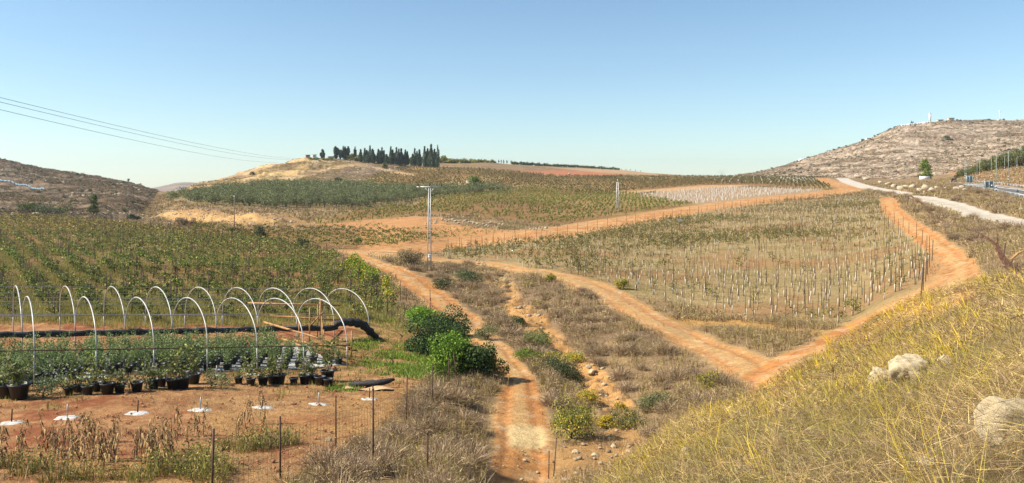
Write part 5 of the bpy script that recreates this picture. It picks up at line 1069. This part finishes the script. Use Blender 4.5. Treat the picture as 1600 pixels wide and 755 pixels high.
arock(519, 580, 20, 14, 'orange rock at the right foot of the tunnel frame', 'rock_red'); arock(458, 632, 9, 7, 'small reddish rock behind the rings near the middle', 'rock_red'); arock(514, 690, 10, 12, 'pale stone beside the second fence post', 'rock')
arock(672, 735, 22, 26, 'reddish rock among dry bushes at the bottom', 'rock_red')
for i, (px, py) in enumerate(((50, 592), (68, 591), (108, 588), (130, 587), (183, 586), (212, 585), (282, 582), (307, 581), (222, 584))): arock(px, py, 9 + i % 3 * 3, 7, f'{"reddish" if i % 2 else "pale"} stone, {nth(sorted([50,68,108,130,183,212,282,307,222]).index(px), 9)} along the front of the tunnel', 'rock_red' if i % 2 else 'rock', nm='stone')
# boulders in the foreground bank
for a in ((1420, 600, 84, 60, 'largest rounded pale boulder in the bank grass'), (1376, 604, 46, 34, 'smaller pale boulder touching the left of the largest one'), (1585, 692, 110, 92, 'big pale boulder cut by the right edge of the picture'), (1530, 662, 30, 16, 'flat pale stone up left of the boulder at the right edge'),
          (1480, 676, 34, 20, 'half buried stone left of the flat pale stone'), (1275, 688, 34, 24, 'half buried stone low in the middle of the bank'), (1372, 704, 30, 16, 'small pale stone near the bottom of the bank'), (1337, 640, 30, 18, 'pinkish half buried stone below the smaller boulder', 'rock_red'),
          (1450, 728, 34, 18, 'grey stone near the bottom right of the bank'), (1072, 726, 24, 30, 'pale stone in grass at the left end of the bank'), (1478, 572, 34, 22, 'grass covered stone right of the largest boulder'), (1598, 586, 22, 24, 'pale stone high on the right edge'), (1440, 630, 46, 22, 'low stone between the largest boulder and the slab'), (1570, 640, 40, 16, 'narrow stone above the boulder at the right edge')):
    arock(*a[:5], mat=a[5] if len(a) > 5 else 'rock', lift=.6)
x, y, z = at(1505, 618); single('stone_slab', Geo(rock(.42, .12, .075, 77, 4, .25).v @ np.array([[math.cos(.42), 0, math.sin(.42)], [0, 1, 0], [-math.sin(.42), 0, math.cos(.42)]]), rock(.42, .12, .075, 77, 4, .25).f), 'rock', 'long thin tilted stone slab right of the largest boulder', 'rock', (x, y, z + .2), smooth=True)
for i, a in enumerate(((925, 583, 13, 11), (944, 602, 9, 8), (906, 560, 9, 14), (765, 480, 5, 10), (985, 708, 16, 9), (900, 708, 16, 7), (960, 700, 12, 7), (930, 712, 14, 7))): arock(*a, f'pale stone in the gully, {["largest white one", "second white one on the bank", "tall one at the cut", "small upright one high up", "flat right one", "flat left one", "one beside red soil", "low middle one"][i]}', nm='stone')
for i, (px, py, w_, h_) in enumerate(((1398, 294, 12, 8), (1408, 297, 14, 9), (1418, 295, 13, 9), (1427, 296, 14, 10), (1437, 300, 15, 9), (1447, 297, 16, 11), (1456, 299, 14, 9), (1463, 296, 9, 7), (1388, 290, 12, 7), (1376, 287, 10, 6), (1495, 298, 14, 8), (1502, 296, 12, 8), (1508, 299, 10, 6), (1477, 297, 7, 6), (1340, 277, 14, 5), (1352, 281, 12, 5), (1562, 314, 12, 7), (1556, 348, 10, 7), (1568, 353, 9, 9), (1597, 330, 10, 7))):
    order = sorted([1398,1408,1418,1427,1437,1447,1456,1463,1388,1376,1495,1502,1508,1477,1340,1352,1562,1556,1568,1597]); arock(px, py, w_, h_, f'pale limestone boulder, {nth(order.index(px), 20)} in the line between lane and highway', lift=.5)
# stone ridge on the orange berm
bl = [(px, np.interp(px, [665, 690, 720, 760, 800, 850], [349, 344, 346, 352, 354, 359])) for px in np.linspace(664, 856, 60)]
bl += [(px + 1.2, r_ + r2.uniform(2, 4)) for px, r_ in bl[::5]]
for i, (px, row) in enumerate(bl):
    arock(px + r2.normal(0, 1.5), row + r2.normal(0, 1.6), r2.uniform(2.5, 6), r2.uniform(2, 4.2), 'pale broken stone in the ridge of rubble on the orange earth', seed=300 + i, lift=.5)['group'] = 'stones of the rubble ridge'
# ---- hut and what stands round it ------------------------------------
x, y, z = at(735, 288.5); s = y / F; h_ = 6.6 * s; w_ = 12.5 * s
ht = wroot('hut', (x, y, z), 'small white block hut beside the round green tree on the slope', 'hut')
wpart('wall', box((x, y + 1.2, z + h_ / 2 - .1), (w_, 2.6, h_ + .2)), 'plaster', ht); wpart('roof', box((x, y + 1.2, z + h_ + .05), (w_ + .2, 2.8, .12)), 'white', ht); wpart('door', box((x + w_ * .5 + .02, y + 1.2, z + h_ * .42), (.05, .8, h_ * .8)), 'steel', ht)
placebush('round_tree', 741, 288.5, 9.5 * s, 7.5 * s, GRNB + GRN, 1500, .55, 'round bright green tree right beside the white hut', 'tree'); placebush('shrub', 753, 288.5, 4 * s, 3.4 * s, DKG, 500, .5, 'dark bush right of the round green tree', 'shrub')
# ---- cypresses and trees of the hilltop ------------------------------
def cypress(seed, h, w_, nl=800, size=.5, pal=CYP):
    r = np.random.default_rng(seed); nt_ = 1 + seed % 3; t_ = r.uniform(.03, 1, nl) ** .9; prof = np.clip(np.sin(np.clip(t_ * 1.05 + .12, 0, 1) * math.pi) ** .6, .12, 1) * (1 - .35 * t_); a = r.uniform(0, 6.28, nl)
    lob = 1 + .22 * np.sin(a * 3 + t_ * 9 + seed) + .12 * np.sin(a * 5 - t_ * 20); rr = w_ / 2 * prof * lob * (.5 + .5 * r.uniform(0, 1, nl)); P = np.stack([rr * np.cos(a), rr * np.sin(a), t_ * h], 1); ki = r.integers(0, nt_, nl); ox = np.array([0, .30, -.28])[ki] * w_; hs_ = np.array([1, r.uniform(.72, .9), r.uniform(.6, .85)])[ki]; nar = np.where(nt_ > 1, .72, 1.0); P = P * np.stack([nar + 0 * ox, nar + 0 * ox, hs_], 1) + np.stack([ox, .4 * ox, 0 * ox], 1); P += r.normal(0, .22, P.shape)
    return leaves(P, size, pal, r, .4, -.3)
cyp = [(395, 110, 182, 44), (525, 76, 190, 52), (560, 98, 205, 48), (600, 66, 218, 52), (628, 72, 218, 46), (706, 97, 222, 20), (760, 120, 236, 30), (800, 108, 242, 44), (850, 84, 246, 54), (880, 128, 248, 44), (930, 118, 250, 44), (965, 100, 252, 44), (1010, 170, 256, 40), (1050, 92, 262, 42), (1105, 98, 266, 50), (1150, 114, 268, 44), (1190, 124, 270, 44), (1280, 108, 276, 52), (1325, 124, 282, 38), (1375, 90, 286, 50), (1405, 112, 286, 36), (1438, 70, 292, 54), (1470, 116, 292, 34), (1500, 76, 292, 26)]
for i, (cx, t0, b0_, w0) in enumerate(cyp):
    px = 440 + cx / 6.154; rb = 215 + b0_ / 6.154; x, y, z = at(px, rb, 380); y_s = y / F; h_ = -(215 + t0 / 6.154 - 290) * y_s - z + .2; wd = w0 / 6.154 * y_s * 1.15
    t_ = root('conifer' if i < 5 else 'cypress', (x, y, z - .2), f'dark {"broad conifer" if i < 5 else "cypress"}, {nth(i, len(cyp))} in the long row on the terraced hilltop', 'conifer' if i < 5 else 'cypress', 'conifers on the hilltop'); r = np.random.default_rng(i + 60); pc_, cc_, dd_ = lobes(16, 3200, wd * .55, wd * .5, h_ * .5, h_ * .46, r, .45, .4, -1); obj('crown', leaves(pc_, .75, CYP, r, .5) if i < 5 else cypress(i, h_, wd * 1.2, 3600 if wd > 2.5 else 1500, .75).moved((0, 0, .3)), 'leaf', t_); obj('trunk', tube([(0, 0, -.4), (0, 0, h_ * .7)], [.2, .08], 6), 'bark', t_, True)
placebush('round_tree', 601, 263, 5.0 * .42, 5.6 * .42, GRN, 800, .5, 'round green bush tree in front of the middle cypresses', 'tree'); placebush('shrub', 529, 284, 2.6, 1.5, DKG, 500, .5, 'dark bush on the rocky slope above the grove', 'shrub'); placebush('shrub', 394, 274, 1.9, 1.6, DKG, 400, .4, 'dark green bush on the left terraces of the hill', 'shrub')
def fartree(seed, pal, h=5.0, w_=4.6, nl=420, size=.75):
    r = np.random.default_rng(seed); p, cen, d = lobes(8, nl, w_ / 2, w_ / 2, h * .42, h * .45, r, .6, .4); return [('crown', leaves(p, size, pal, r, .6), 'leaf', False, None), ('trunk', limbs(cen, -.3, .14, h * .35, r, 4), 'bark', True, None)]
FT = [Proto('ridge_tree', fartree(s, GRN + DKG if s % 2 else OLV + DKG)) for s in range(4)]; FG = [Proto('grove_tree', fartree(20 + s, GRN + YOL)) for s in range(3)]
n_ = 0
for px in np.arange(547, 700, 6.0):
    x, y, z = crest(px, 450); FG[n_ % 3].place((x + r2.normal(0, 1), y - r2.uniform(0, 8), H(x, y - 4) - .5), f'pale olive green tree behind the cypresses, {nth(n_, 26)}', 'tree', 'trees behind the cypresses', n_, r2.uniform(1.1, 1.6)); n_ += 1
n_ = 0; L1 = np.arange(690, 776, 3.6)
for px in L1:
    x, y, z = crest(px, 450); sc_ = np.interp(px, [690, 775], [1.45, .85]) * r2.uniform(.85, 1.15); FG[n_ % 3].place((x, y - r2.uniform(0, 14), H(x, y - 6) - 1.4), f'pale green ridge tree, {nth(n_, len(L1))} in the line right of the cypresses', 'tree', 'pale trees on the ridge', n_, sc_); n_ += 1
n_ = 0; L2 = np.arange(802, 966, 4.3)
for px in L2:
    x, y, z = crest(px, 500); FT[n_ % 4].place((x, y - 3, z - 1.3), f'round dark ridge tree, {nth(n_, len(L2))} in the line on the central skyline', 'tree', 'round trees on the central skyline', n_, np.interp(px, [802, 965], [1.05, .8]) * r2.uniform(.85, 1.15)); n_ += 1
for i, px in enumerate((779, 783, 787, 792, 799, 971, 978, 985, 993, 1001)):
    x, y, z = crest(px, 450); a = fartree(50 + i, DKG, 4.0, 1.8, 90, .6); Proto('thin_tree', a).place((x, y, z), f'thin sparse sapling, {nth(i, 10)} of the small ones on the central skyline', 'tree', 'thin saplings on the skyline', 0, (1.0 if i < 5 else .45))
x, y, z = crest(1128, 500, 740); P = np.random.default_rng(3).normal(0, 1, (420, 3)) * V3(1.9, 1.9, 1.3) + V3(0, 0, 2.9); t_ = root('bare_tree', (x, y, z), 'leafless grey tree on the low skyline between the hills', 'tree'); obj('twigs', leaves(P, .5, DRYG, None, .1), 'dry', t_); obj('trunk', tube([(0, 0, -.3), (.1, 0, 1.4), (0, .1, 3)], [.22, .16, .06], 6), 'bark', t_)
def building(px, row_b, wpx, hpx, label, nm='house', y0=400, roofm='plaster', wall='plaster', pt=None, dome=False):
    x, y, z = pt or at(px, row_b, y0); s = y / F; w_, h_ = wpx * s, hpx * s; t_ = wroot(nm, (x, y, z), label, 'building' if nm != 'house' else 'house')
    wpart('wall', box((x, y, z + h_ / 2 - .4), (w_, w_ * .7, h_ + .8)), wall, t_)
    if dome: wpart('roof', lathe([(w_ * .5, 0), (w_ * .42, h_ * .35), (w_ * .2, h_ * .55), (.01, h_ * .6)], 12).moved((x, y, z + h_)), roofm, t_, True)
    else: wpart('roof', box((x, y, z + h_ + .12), (w_ + .5, w_ * .7 + .5, .22)), roofm, t_)
    for k in (-.28, .1): wpart('window', box((x + k * w_, y - w_ * .35 - .02, z + h_ * .55), (w_ * .16, .06, h_ * .34)), 'glass', t_)
    wpart('door', box((x + w_ * .33, y - w_ * .35 - .02, z + h_ * .35), (w_ * .13, .06, h_ * .7)), 'steel', t_); return t_
building(481, 244.5, 6, 4.5, 'pinkish small house at the left end of the hilltop', roofm='terra', wall='terra'); building(491, 245, 6, 5, 'white small house beside the pinkish one on the hilltop', wall='white'); building(517, 247, 8, 3.5, 'low pale wall building behind the hilltop hedge')
for i, px in enumerate((484, 490, 496)): placebush('hedge_bush', px, 250, 1.9, 1.2, GRN, 250, .5, f'clipped green hedge bush, {nth(i, 3)} below the hilltop houses')
for i, px in enumerate((505, 511, 517)): placebush('hedge_bush', px, 250.5, 1.6, 1.3, GRN + YOL, 250, .5, f'light green hedge bush, {nth(i, 3)} in front of the long pale wall')
building(621, 262.8, 8, 1.6, 'low white wall at the top of the pale path below the cypresses', nm='garden_shed')
# white shed roof and mounds on the middle skyline
x, y, z = crest(1138, 500, 740); building(1138, 0, 7, 1.6, 'white low shed on the middle skyline beside the bare tree', 'shed', pt=(x, y - 2, z - .3), wall='white', roofm='white')
for px, row, w_, h_, lab in ((968, 275.5, 10, 4, 'brown heap of earth above the lattice mast'), (1055, 276, 7, 3, 'dark small heap of earth on the middle skyline')):
    x, y, z = at(px, row, 450); s = y / F; g = lathe([(w_ * s / 2, -.3), (w_ * s * .36, h_ * s * .35), (w_ * s * .16, h_ * s * .8), (.01, h_ * s)], 14); g.c[:] = A(170, 110, 76); g.v += r2.normal(0, .12, g.v.shape); single('earth_mound', g, 'earth', lab, 'mound', (x, y, z), smooth=True)
for px, row, lab in ((890, 273.5, 'white tank on the orange field below the ridge'),): building(px, row, 3.5, 2.2, lab, 'tank_house', wall='white', roofm='white')
# ---- top of the right hill -------------------------------------------
x, y, z = crest(1453, 800); s = y / F
tw = wroot('white_tower', (x, y, z), 'tall white square pillar on top of the right hill', 'tower'); wpart('shaft', box((x, y, z + 6.6 * s), (2.5 * s, 2.5 * s, 15 * s)), 'white', tw); wpart('cap', box((x, y, z + 14.4 * s), (2.8 * s, 2.8 * s, .4)), 'white', tw); wpart('base', box((x, y, z), (3.4 * s, 3.4 * s, 1.6)), 'white', tw)
P = [crest(px, 800) for px in np.linspace(1406, 1450, 12)]; gs = [beam((a[0], a[1] - 3, a[2] + .2), (b[0], b[1] - 3, b[2] + .2), .6, 2.0) for a, b in zip(P[:-1], P[1:])]
wl_ = wroot('white_wall', P[5], 'long low white wall left of the white tower on the hill', 'wall'); wpart('wall', join(gs), 'white', wl_)
for px, w_, h_, lab in ((1468, 9, 3.2, 'pale building just right of the white tower'), (1485, 9, 4.2, 'taller cream building second right of the white tower')): x, y, z = crest(px, 800); building(px, 0, w_, h_, lab, pt=(x, y, z - .3))
for px, w_, h_, lab in ((1251, 7, 2.2, 'white domed shed low on the left skyline of the right hill'), (1356, 7, 2, 'white shed half way up the skyline of the right hill'), (1346, 3, 1.8, 'tiny white shed left of the one half way up')): x, y, z = crest(px, 700, 1250); building(px, 0, w_, h_, lab, 'shed', pt=(x, y, z - .2), wall='white', roofm='white', dome=px == 1251)
x, y, z = crest(1562, 800); s = y / F; an = wroot('antenna_mast', (x, y, z), 'thin white antenna mast on the hilltop near the right edge', 'antenna'); wpart('mast', tube([(x, y, z - .5), (x, y, z + 15 * s)], [.55, .3], 6), 'white', an); wpart('panel', lathe([(.5, 0), (.9, .4), (.9, 2.2), (.4, 2.6)], 8).moved((x, y, z + 13 * s)), 'white', an); wpart('cabin', box((x - 1, y, z + .8), (4, 3, 2)), 'plaster', an)
sk = [1183, 1190, 1206, 1241, 1246, 1262, 1303, 1310, 1322, 1347, 1348, 1371, 1390, 1399, 1422, 1425, 1440, 1495, 1500, 1562, 1568, 1545]
for i, px in enumerate(sk):
    x, y, z = crest(px, 700, 1250); w_ = 3.4 if px != 1399 else 6.0; r = np.random.default_rng(px); a = fartree(px, DKG, 2.6 if px not in (1425, 1347) else 6, w_, 160, .9); Proto('skyline_tree', a).place((x, y - 1, z - .6), f'dark tree, {nth(i, len(sk))} on the skyline of the right hill', 'tree', 'dark trees on the right hill skyline')
placebush('round_tree', 1479, 219, 3.6, 3.4, DKG + GRN, 500, .9, 'largest green tree on the face of the right hill', 'tree'); placebush('shrub', 1484, 219.5, 4.2, 1.6, DKG + GRN, 400, .9, 'spreading bush right below the largest tree of the right hill', 'shrub')
# ---- left hill --------------------------------------------------------
x, y, z = at(147, 334); s = y / F; r = np.random.default_rng(11); P = []
for k in range(40):
    t_ = r.uniform(.05, .98); a = r.uniform(0, 6.28); rr = 9 * s * (1 - t_ ** 1.3) ** .8 * r.uniform(.3, 1); c_ = V3(rr * math.cos(a), rr * math.sin(a), t_ * 29 * s); P.append(c_ + r.normal(0, 1, (60, 3)) * V3(1, 1, .6) * 1.7 * s * r.uniform(.6, 1.3))
P = np.concatenate(P)
t_ = root('pine_tree', (x, y, z), 'dark green conical pine at the foot of the left hill', 'tree'); obj('crown', leaves(P, .45, [*DKG, *GRN], r, .5), 'leaf', t_); obj('trunk', tube([(0, 0, -.4), (0, 0, 27 * s)], [.22, .05], 6), 'bark', t_, True)
x, y, z = crest(201, 300, 700); Proto('ridge_tree', fartree(77, DKG, 3.2, 2.6, 200, .45)).place((x, y, z), 'small round dark tree alone on the left hill ridge', 'tree')
bf = [(-30, 276), (0, 284), (24, 290), (48, 296), (50, 297), (70, 299)]; P = [at(*p) for p in bf]
bz = wroot('sheet_fence', P[2], 'pale blue sheet fence stepping down the left hill', 'fence')
for i, (a, b) in enumerate(zip(P[:-1], P[1:])):
    if math.dist(a[:2], b[:2]) < .8: continue
    n_ = max(1, int(math.dist(a[:2], b[:2]) / 4))
    for k in range(n_):
        p0 = V3(*a) + (V3(*b) - V3(*a)) * k / n_; p1 = V3(*a) + (V3(*b) - V3(*a)) * (k + .96) / n_; wpart('sheet_panel', beam((p0[0], p0[1], H(p0[0], p0[1]) + .9), (p1[0], p1[1], H(p1[0], p1[1]) + .5), .08, .9), 'blue', bz)
    wpart('post', tube([(a[0], a[1], a[2] - .3), (a[0], a[1], a[2] + 2)], .05, 5), 'steel', bz)
# ---- highway, lamps, signs, car ---------------------------------------
lamps = [(738, 270, 485), (752, 282, 462), (870, 258, 492), (897, 275, 362), (1022, 212, 490), (1075, 200, 625), (1205, 176, 512), (1165, 236, 372), (1298, 240, 392), (1340, 98, 250), (1452, 20, 520)]
lamps = [l for l in lamps if 1400 + l[0] / 6.865 < 1600]; lamps.sort()
for i, (cx, t0, b0_) in enumerate(lamps):
    px = 1400 + cx / 6.865; rb = 210 + b0_ / 6.865
    if cx in (897, 1165, 1298, 1340): x, y, z = g_at(px, 300 if cx != 1340 else 330); 
    else: x, y, z = at(px, rb, 60)
    zt = -(210 + t0 / 6.865 - 290) / F * y; h_ = zt - z; rr = max(.07, .55 * y / F * .5)
    t_ = wroot('street_lamp', (x, y, z), f'slim pale highway lamp post, {nth(i, len(lamps))} beside the highway', 'street lamp', 'lamp posts of the highway')
    wpart('pole', tube([(x, y, z - .3), (x, y, z + h_)], [rr * 1.25, rr * .7], 8), 'lamp', t_, True); wpart('arm', tube([(x, y, z + h_ - .1), (x + .5, y, z + h_ + .12), (x + 1.3, y, z + h_ + .18)], .05, 6), 'lamp', t_, True); ar_ = [c for c in t_.children if c.name.startswith('arm')][-1]
    wpart('lamp_head', box((x + 1.5, y, z + h_ + .17), (.7, .26, .12), 0, .8), 'steel', t_, par=ar_)
    for k in range(4): wpart('band', lathe([(rr * 1.35, 0), (rr * 1.35, .34)], 10).moved((x, y, z + .3 + k * .36)), 'white' if k % 2 else 'tyre', t_)
def signpanel(nm, px, row_t, row_b, row_g, wpx, label, mat='sign'):
    x, y, z = at(px, row_g, 60); s = y / F; w_ = wpx * s; zt = -(row_t - 290) * s; zb_ = -(row_b - 290) * s; t_ = wroot(nm, (x, y, z), label, 'road sign'); 
    wpart('panel', box((x, y, (zt + zb_) / 2), (w_, .08, zt - zb_)), mat, t_)
    for k in (-.42, 0, .42): wpart('post', beam((x + k * w_, y - .1, z - .4), (x + k * w_, y - .1, zt), .12), 'lamp', t_)
    for k in (.2, .5, .8): wpart('stiffener', box((x, y - .07, zb_ + (zt - zb_) * k), (w_ * .98, .05, .07)), 'steel', t_)
    return t_
signpanel('road_sign', 1515, 275, 285, 288.5, 10.5, 'back of the smaller grey blue direction sign farther up the highway')
sg = signpanel('road_sign', 1545.5, 282.5, 293, 302, 15.5, 'back of the larger blue grey direction sign with two round signs')
x, y, z = at(1545.5, 302, 60); s = y / F
for dx_, m_ in ((-1.2, 'red'), (3.4, 'white')): wpart('round_sign', lathe([(.001, 0), ((.8 if m_ == 'red' else 1.3) * s, 0), ((.8 if m_ == 'red' else 1.3) * s, .05), (.001, .05)], 16).moved((0, 0, 0), R=[[1, 0, 0], [0, 0, 1], [0, 1, 0]]).moved((x + dx_ * s, y - .25, -(290 - 290) * s)), m_, sg)
x, y, z = at(1589, 311, 60); s = y / F; ts = wroot('warning_sign', (x, y, z), 'grey back of a triangular warning sign on a single post near the guardrail', 'road sign'); zt = -(295 - 290) * s; w_ = 3.4 * s
wpart('post', beam((x, y, z - .3), (x, y, zt), .09), 'lamp', ts); wpart('panel', Geo([(x - w_, y - .06, zt - 5 * s), (x + w_, y - .06, zt - 5 * s), (x, y - .06, zt + .3 * s), (x - w_, y - .02, zt - 5 * s), (x + w_, y - .02, zt - 5 * s), (x, y - .02, zt + .3 * s)], [(0, 1, 2), (3, 5, 4), (0, 3, 1), (1, 3, 4), (1, 4, 2), (2, 4, 5), (2, 5, 0), (0, 5, 3)]), 'sign', ts)
x, y, z = at(1445, 284.2, 60); s = y / F; wb = wroot('billboard', (x, y, z), 'blank white board standing below the lone tree beside the highway', 'board'); wpart('panel', box((x, y, z + 5.4 * s), (16.5 * s, .25, 6.4 * s)), 'white', wb)
for k in (-.4, .4): wpart('post', beam((x + k * 16 * s, y + .1, z - .3), (x + k * 16 * s, y + .1, z + 3 * s), .14), 'steel', wb)
x, y, z = at(1450, 281, 120); s = y / F; r = np.random.default_rng(14); P = []
for k in range(46):
    t_ = r.uniform(.08, .97); a = r.uniform(0, 6.28); rr = 10.5 * s * (1 - t_ ** 1.5) ** .8 * r.uniform(.3, .95); c_ = V3(rr * math.cos(a), rr * math.sin(a), t_ * 31 * s); d = r.normal(0, 1, (90, 3)) * V3(1, 1, .75) * 1.9 * s * r.uniform(.6, 1.3); P.append(c_ + d)
t_ = root('roadside_tree', (x, y + 3, z), 'tall bright green tree standing behind the blank white board', 'tree'); obj('crown', leaves(np.concatenate(P), .75, GRN + GRNB + GRNB + YOL, r, .6), 'leaf', t_); obj('trunk', tube([(0, 0, -.4), (0, 0, 26 * s)], [.35, .1], 7), 'bark', t_, True)
# car
x, y, z = at(1490.5, 285.2, 120)
def carprofile(w_, pts_): 
    V = [(px_, -w_ / 2, pz) for px_, pz in pts_] + [(px_, w_ / 2, pz) for px_, pz in pts_]; n = len(pts_); fs = []
    for k in range(n): a, b = k, (k + 1) % n; fs += [(a, b, b + n), (a, b + n, a + n)]
    for k in range(1, n - 1): fs += [(0, k, k + 1), (n, n + k + 1, n + k)]
    return Geo(V, fs)
ct = root('car', (x, y, z), 'small dark car driving away on the highway', 'car', None, math.radians(60)); obj('body', carprofile(1.75, [(-2.1, .35), (-2.15, .85), (-1.6, 1.0), (1.1, .98), (2.1, .8), (2.15, .35)][::-1]), 'car', ct); obj('cabin', carprofile(1.5, [(-1.75, 1.0), (-1.35, 1.48), (.3, 1.5), (1.1, 1.0)][::-1]), 'glass', ct)
obj('roof', box((-.5, 0, 1.52), (1.6, 1.4, .05)), 'car', ct)
for sx in (-1.35, 1.35):
    for sy in (-.8, .8): w0_ = obj('wheel', lathe([(.001, -.1), (.33, -.1), (.33, .1), (.001, .1)], 14).moved((0, 0, 0), R=[[1, 0, 0], [0, 0, 1], [0, 1, 0]]).moved((sx, sy, .33)), 'tyre', ct); obj('rim', lathe([(.001, -.11), (.2, -.11), (.2, .11), (.001, .11)], 12).moved((0, 0, 0), R=[[1, 0, 0], [0, 0, 1], [0, 1, 0]]).moved((sx, sy, .33)), 'steel', w0_)
for sy in (-.65, .65): obj('tail_light', box((-2.16, sy, .75), (.06, .3, .16)), 'red', ct)
# guardrails and painted line
def along(pts_px, Yf=60): return [at(px, py, Yf) for px, py in pts_px]
G1 = along([(1500, 290.8), (1520, 293.2), (1540, 297), (1560, 301.5), (1580, 306.2), (1600, 311), (1640, 320)]); gr = wroot('guardrail', G1[3], 'steel guardrail along the near edge of the highway', 'guardrail')
wpart('rail', join([beam((a[0], a[1], a[2] + .65), (b[0], b[1], b[2] + .65), .06, .22) for a, b in zip(G1[:-1], G1[1:])]), 'steel', gr)
for a, b in zip(G1[:-1], G1[1:]):
    n_ = max(1, int(math.dist(a[:2], b[:2]) / 4))
    for k in range(n_): t_ = k / n_; X_, Y_ = a[0] + (b[0] - a[0]) * t_, a[1] + (b[1] - a[1]) * t_; z_ = H(X_, Y_); wpart('post', box((X_, Y_, z_ + .25), (.12, .12, .9)), 'steel', gr)
G2 = along([(1512, 285.6), (1540, 287.6), (1570, 290.6), (1600, 295), (1640, 301)]); gr = wroot('guardrail', G2[2], 'steel guardrail along the far edge of the highway below the lamps', 'guardrail')
wpart('rail', join([beam((a[0], a[1], a[2] + .7), (b[0], b[1], b[2] + .7), .06, .2) for a, b in zip(G2[:-1], G2[1:])]), 'steel', gr)
for a, b in zip(G2[:-1], G2[1:]):
    for k in range(6): t_ = k / 6; X_, Y_ = a[0] + (b[0] - a[0]) * t_, a[1] + (b[1] - a[1]) * t_; wpart('post', box((X_, Y_, H(X_, Y_) + .25), (.14, .14, 1.0)), 'steel', gr)
for nm, pp_ in (('edge_line_road_marking', [(1500, 288.6), (1525, 291.2), (1555, 296.5), (1580, 301), (1605, 305.8), (1640, 313)]), ('centre_line_road_marking', [(1500, 287.2), (1530, 289.6), (1570, 294), (1605, 299), (1640, 304.5)])):
    P = along(pp_); fine = []
    for a, b in zip(P[:-1], P[1:]):
        for t_ in np.linspace(0, 1, 14)[:-1]: fine.append((a[0] + (b[0] - a[0]) * t_, a[1] + (b[1] - a[1]) * t_))
    V = []; fs = []
    for k, (X_, Y_) in enumerate(fine):
        q0 = np.array(fine[max(k - 1, 0)]); q1 = np.array(fine[min(k + 1, len(fine) - 1)]); d = q1 - q0; d /= np.linalg.norm(d); n_ = np.array([-d[1], d[0]]) * .16
        for sgn in (-1, 1): X2, Y2 = X_ + n_[0] * sgn, Y_ + n_[1] * sgn; V.append((X2, Y2, H(X2, Y2) + .03))
        if k: a = 2 * k; fs += [(a - 2, a - 1, a + 1), (a - 2, a + 1, a)]
    tag(obj(nm, Geo(V, fs), 'line'), kind='structure')
# wood on the embankment above the highway
WD = [Proto('wood_tree', fartree(120 + s, [*DKG, *GRN, *OLV] if s % 2 else [*GRN, *DKG, *BRV], 7.0, 6.6, 1300, .45)) for s in range(5)]
wd_ = []
for px in np.arange(1494, 1640, 5.2):
    for q_ in range(1 if px < 1530 else 2): wd_.append((px + r2.normal(0, 1.5), np.interp(px, [1494, 1600], [345, 315]) + q_ * 22 + r2.uniform(-6, 6), np.interp(px, [1494, 1530, 1560, 1600], [.5, .75, .95, 1.05]) * r2.uniform(.85, 1.15)))
for i, (px, Y_, sc_) in enumerate(sorted(wd_)): WD[i % 5].place(g_at(px, Y_), f'dense green tree, {nth(i, len(wd_))} in the wood above the highway' if px < 1600 else f'dense green tree at the right end of the wood above the highway', 'tree', 'wood above the highway' , i, sc_)
# small bits
x, y, z = at(1062, 358); s = y / F; t_ = wroot('rag_stake', (x, y, z), 'white rag tied on a stake in the far middle of the right vineyard', 'marker'); wpart('stake', beam((x, y, z - .2), (x, y, z + 1.9), .06), 'stake', t_); wpart('rag', Geo([(x - .5, y, z + 1.9), (x + .1, y - .1, z + 2.1), (x + .7, y + .05, z + 1.75), (x + .1, y, z + 1.5), (x - .2, y + .1, z + 1.45)], [(0, 1, 4), (1, 3, 4), (1, 2, 3)]), 'white', t_)
for i, (px, py) in enumerate(((864, 745), (857, 748), (909, 752))): post(px, py, (1.3, .9, .35)[i], ('thin dark stick leaning right of the track end', 'shorter dark stick left of the leaning one', 'shortest dark stub at the bottom edge')[i], None, .035, 'bark', (.12, .02, 0)[i], nm='stick')
# ---- haze -------------------------------------------------------------
HZ = 0.00011
if HZ:
    m = bpy.data.materials.new('air'); m.use_nodes = True; t = m.node_tree; t.nodes.clear(); o_ = t.nodes.new("ShaderNodeOutputMaterial"); v_ = t.nodes.new("ShaderNodeVolumePrincipled")
    v_.inputs['Color'].default_value = (.80, .88, 1.0, 1); v_.inputs['Density'].default_value = HZ; v_.inputs['Anisotropy'].default_value = .3; t.links.new(v_.outputs[0], o_.inputs['Volume'])
    zmin = float(Z.min()) - 1; xm = float(np.abs(XX).max()) + 5
    hz = obj('haze', box((0, 2255, (zmin + 140) / 2), (2 * xm, 4530, 140 - zmin)), m); tag(hz, kind='stuff')
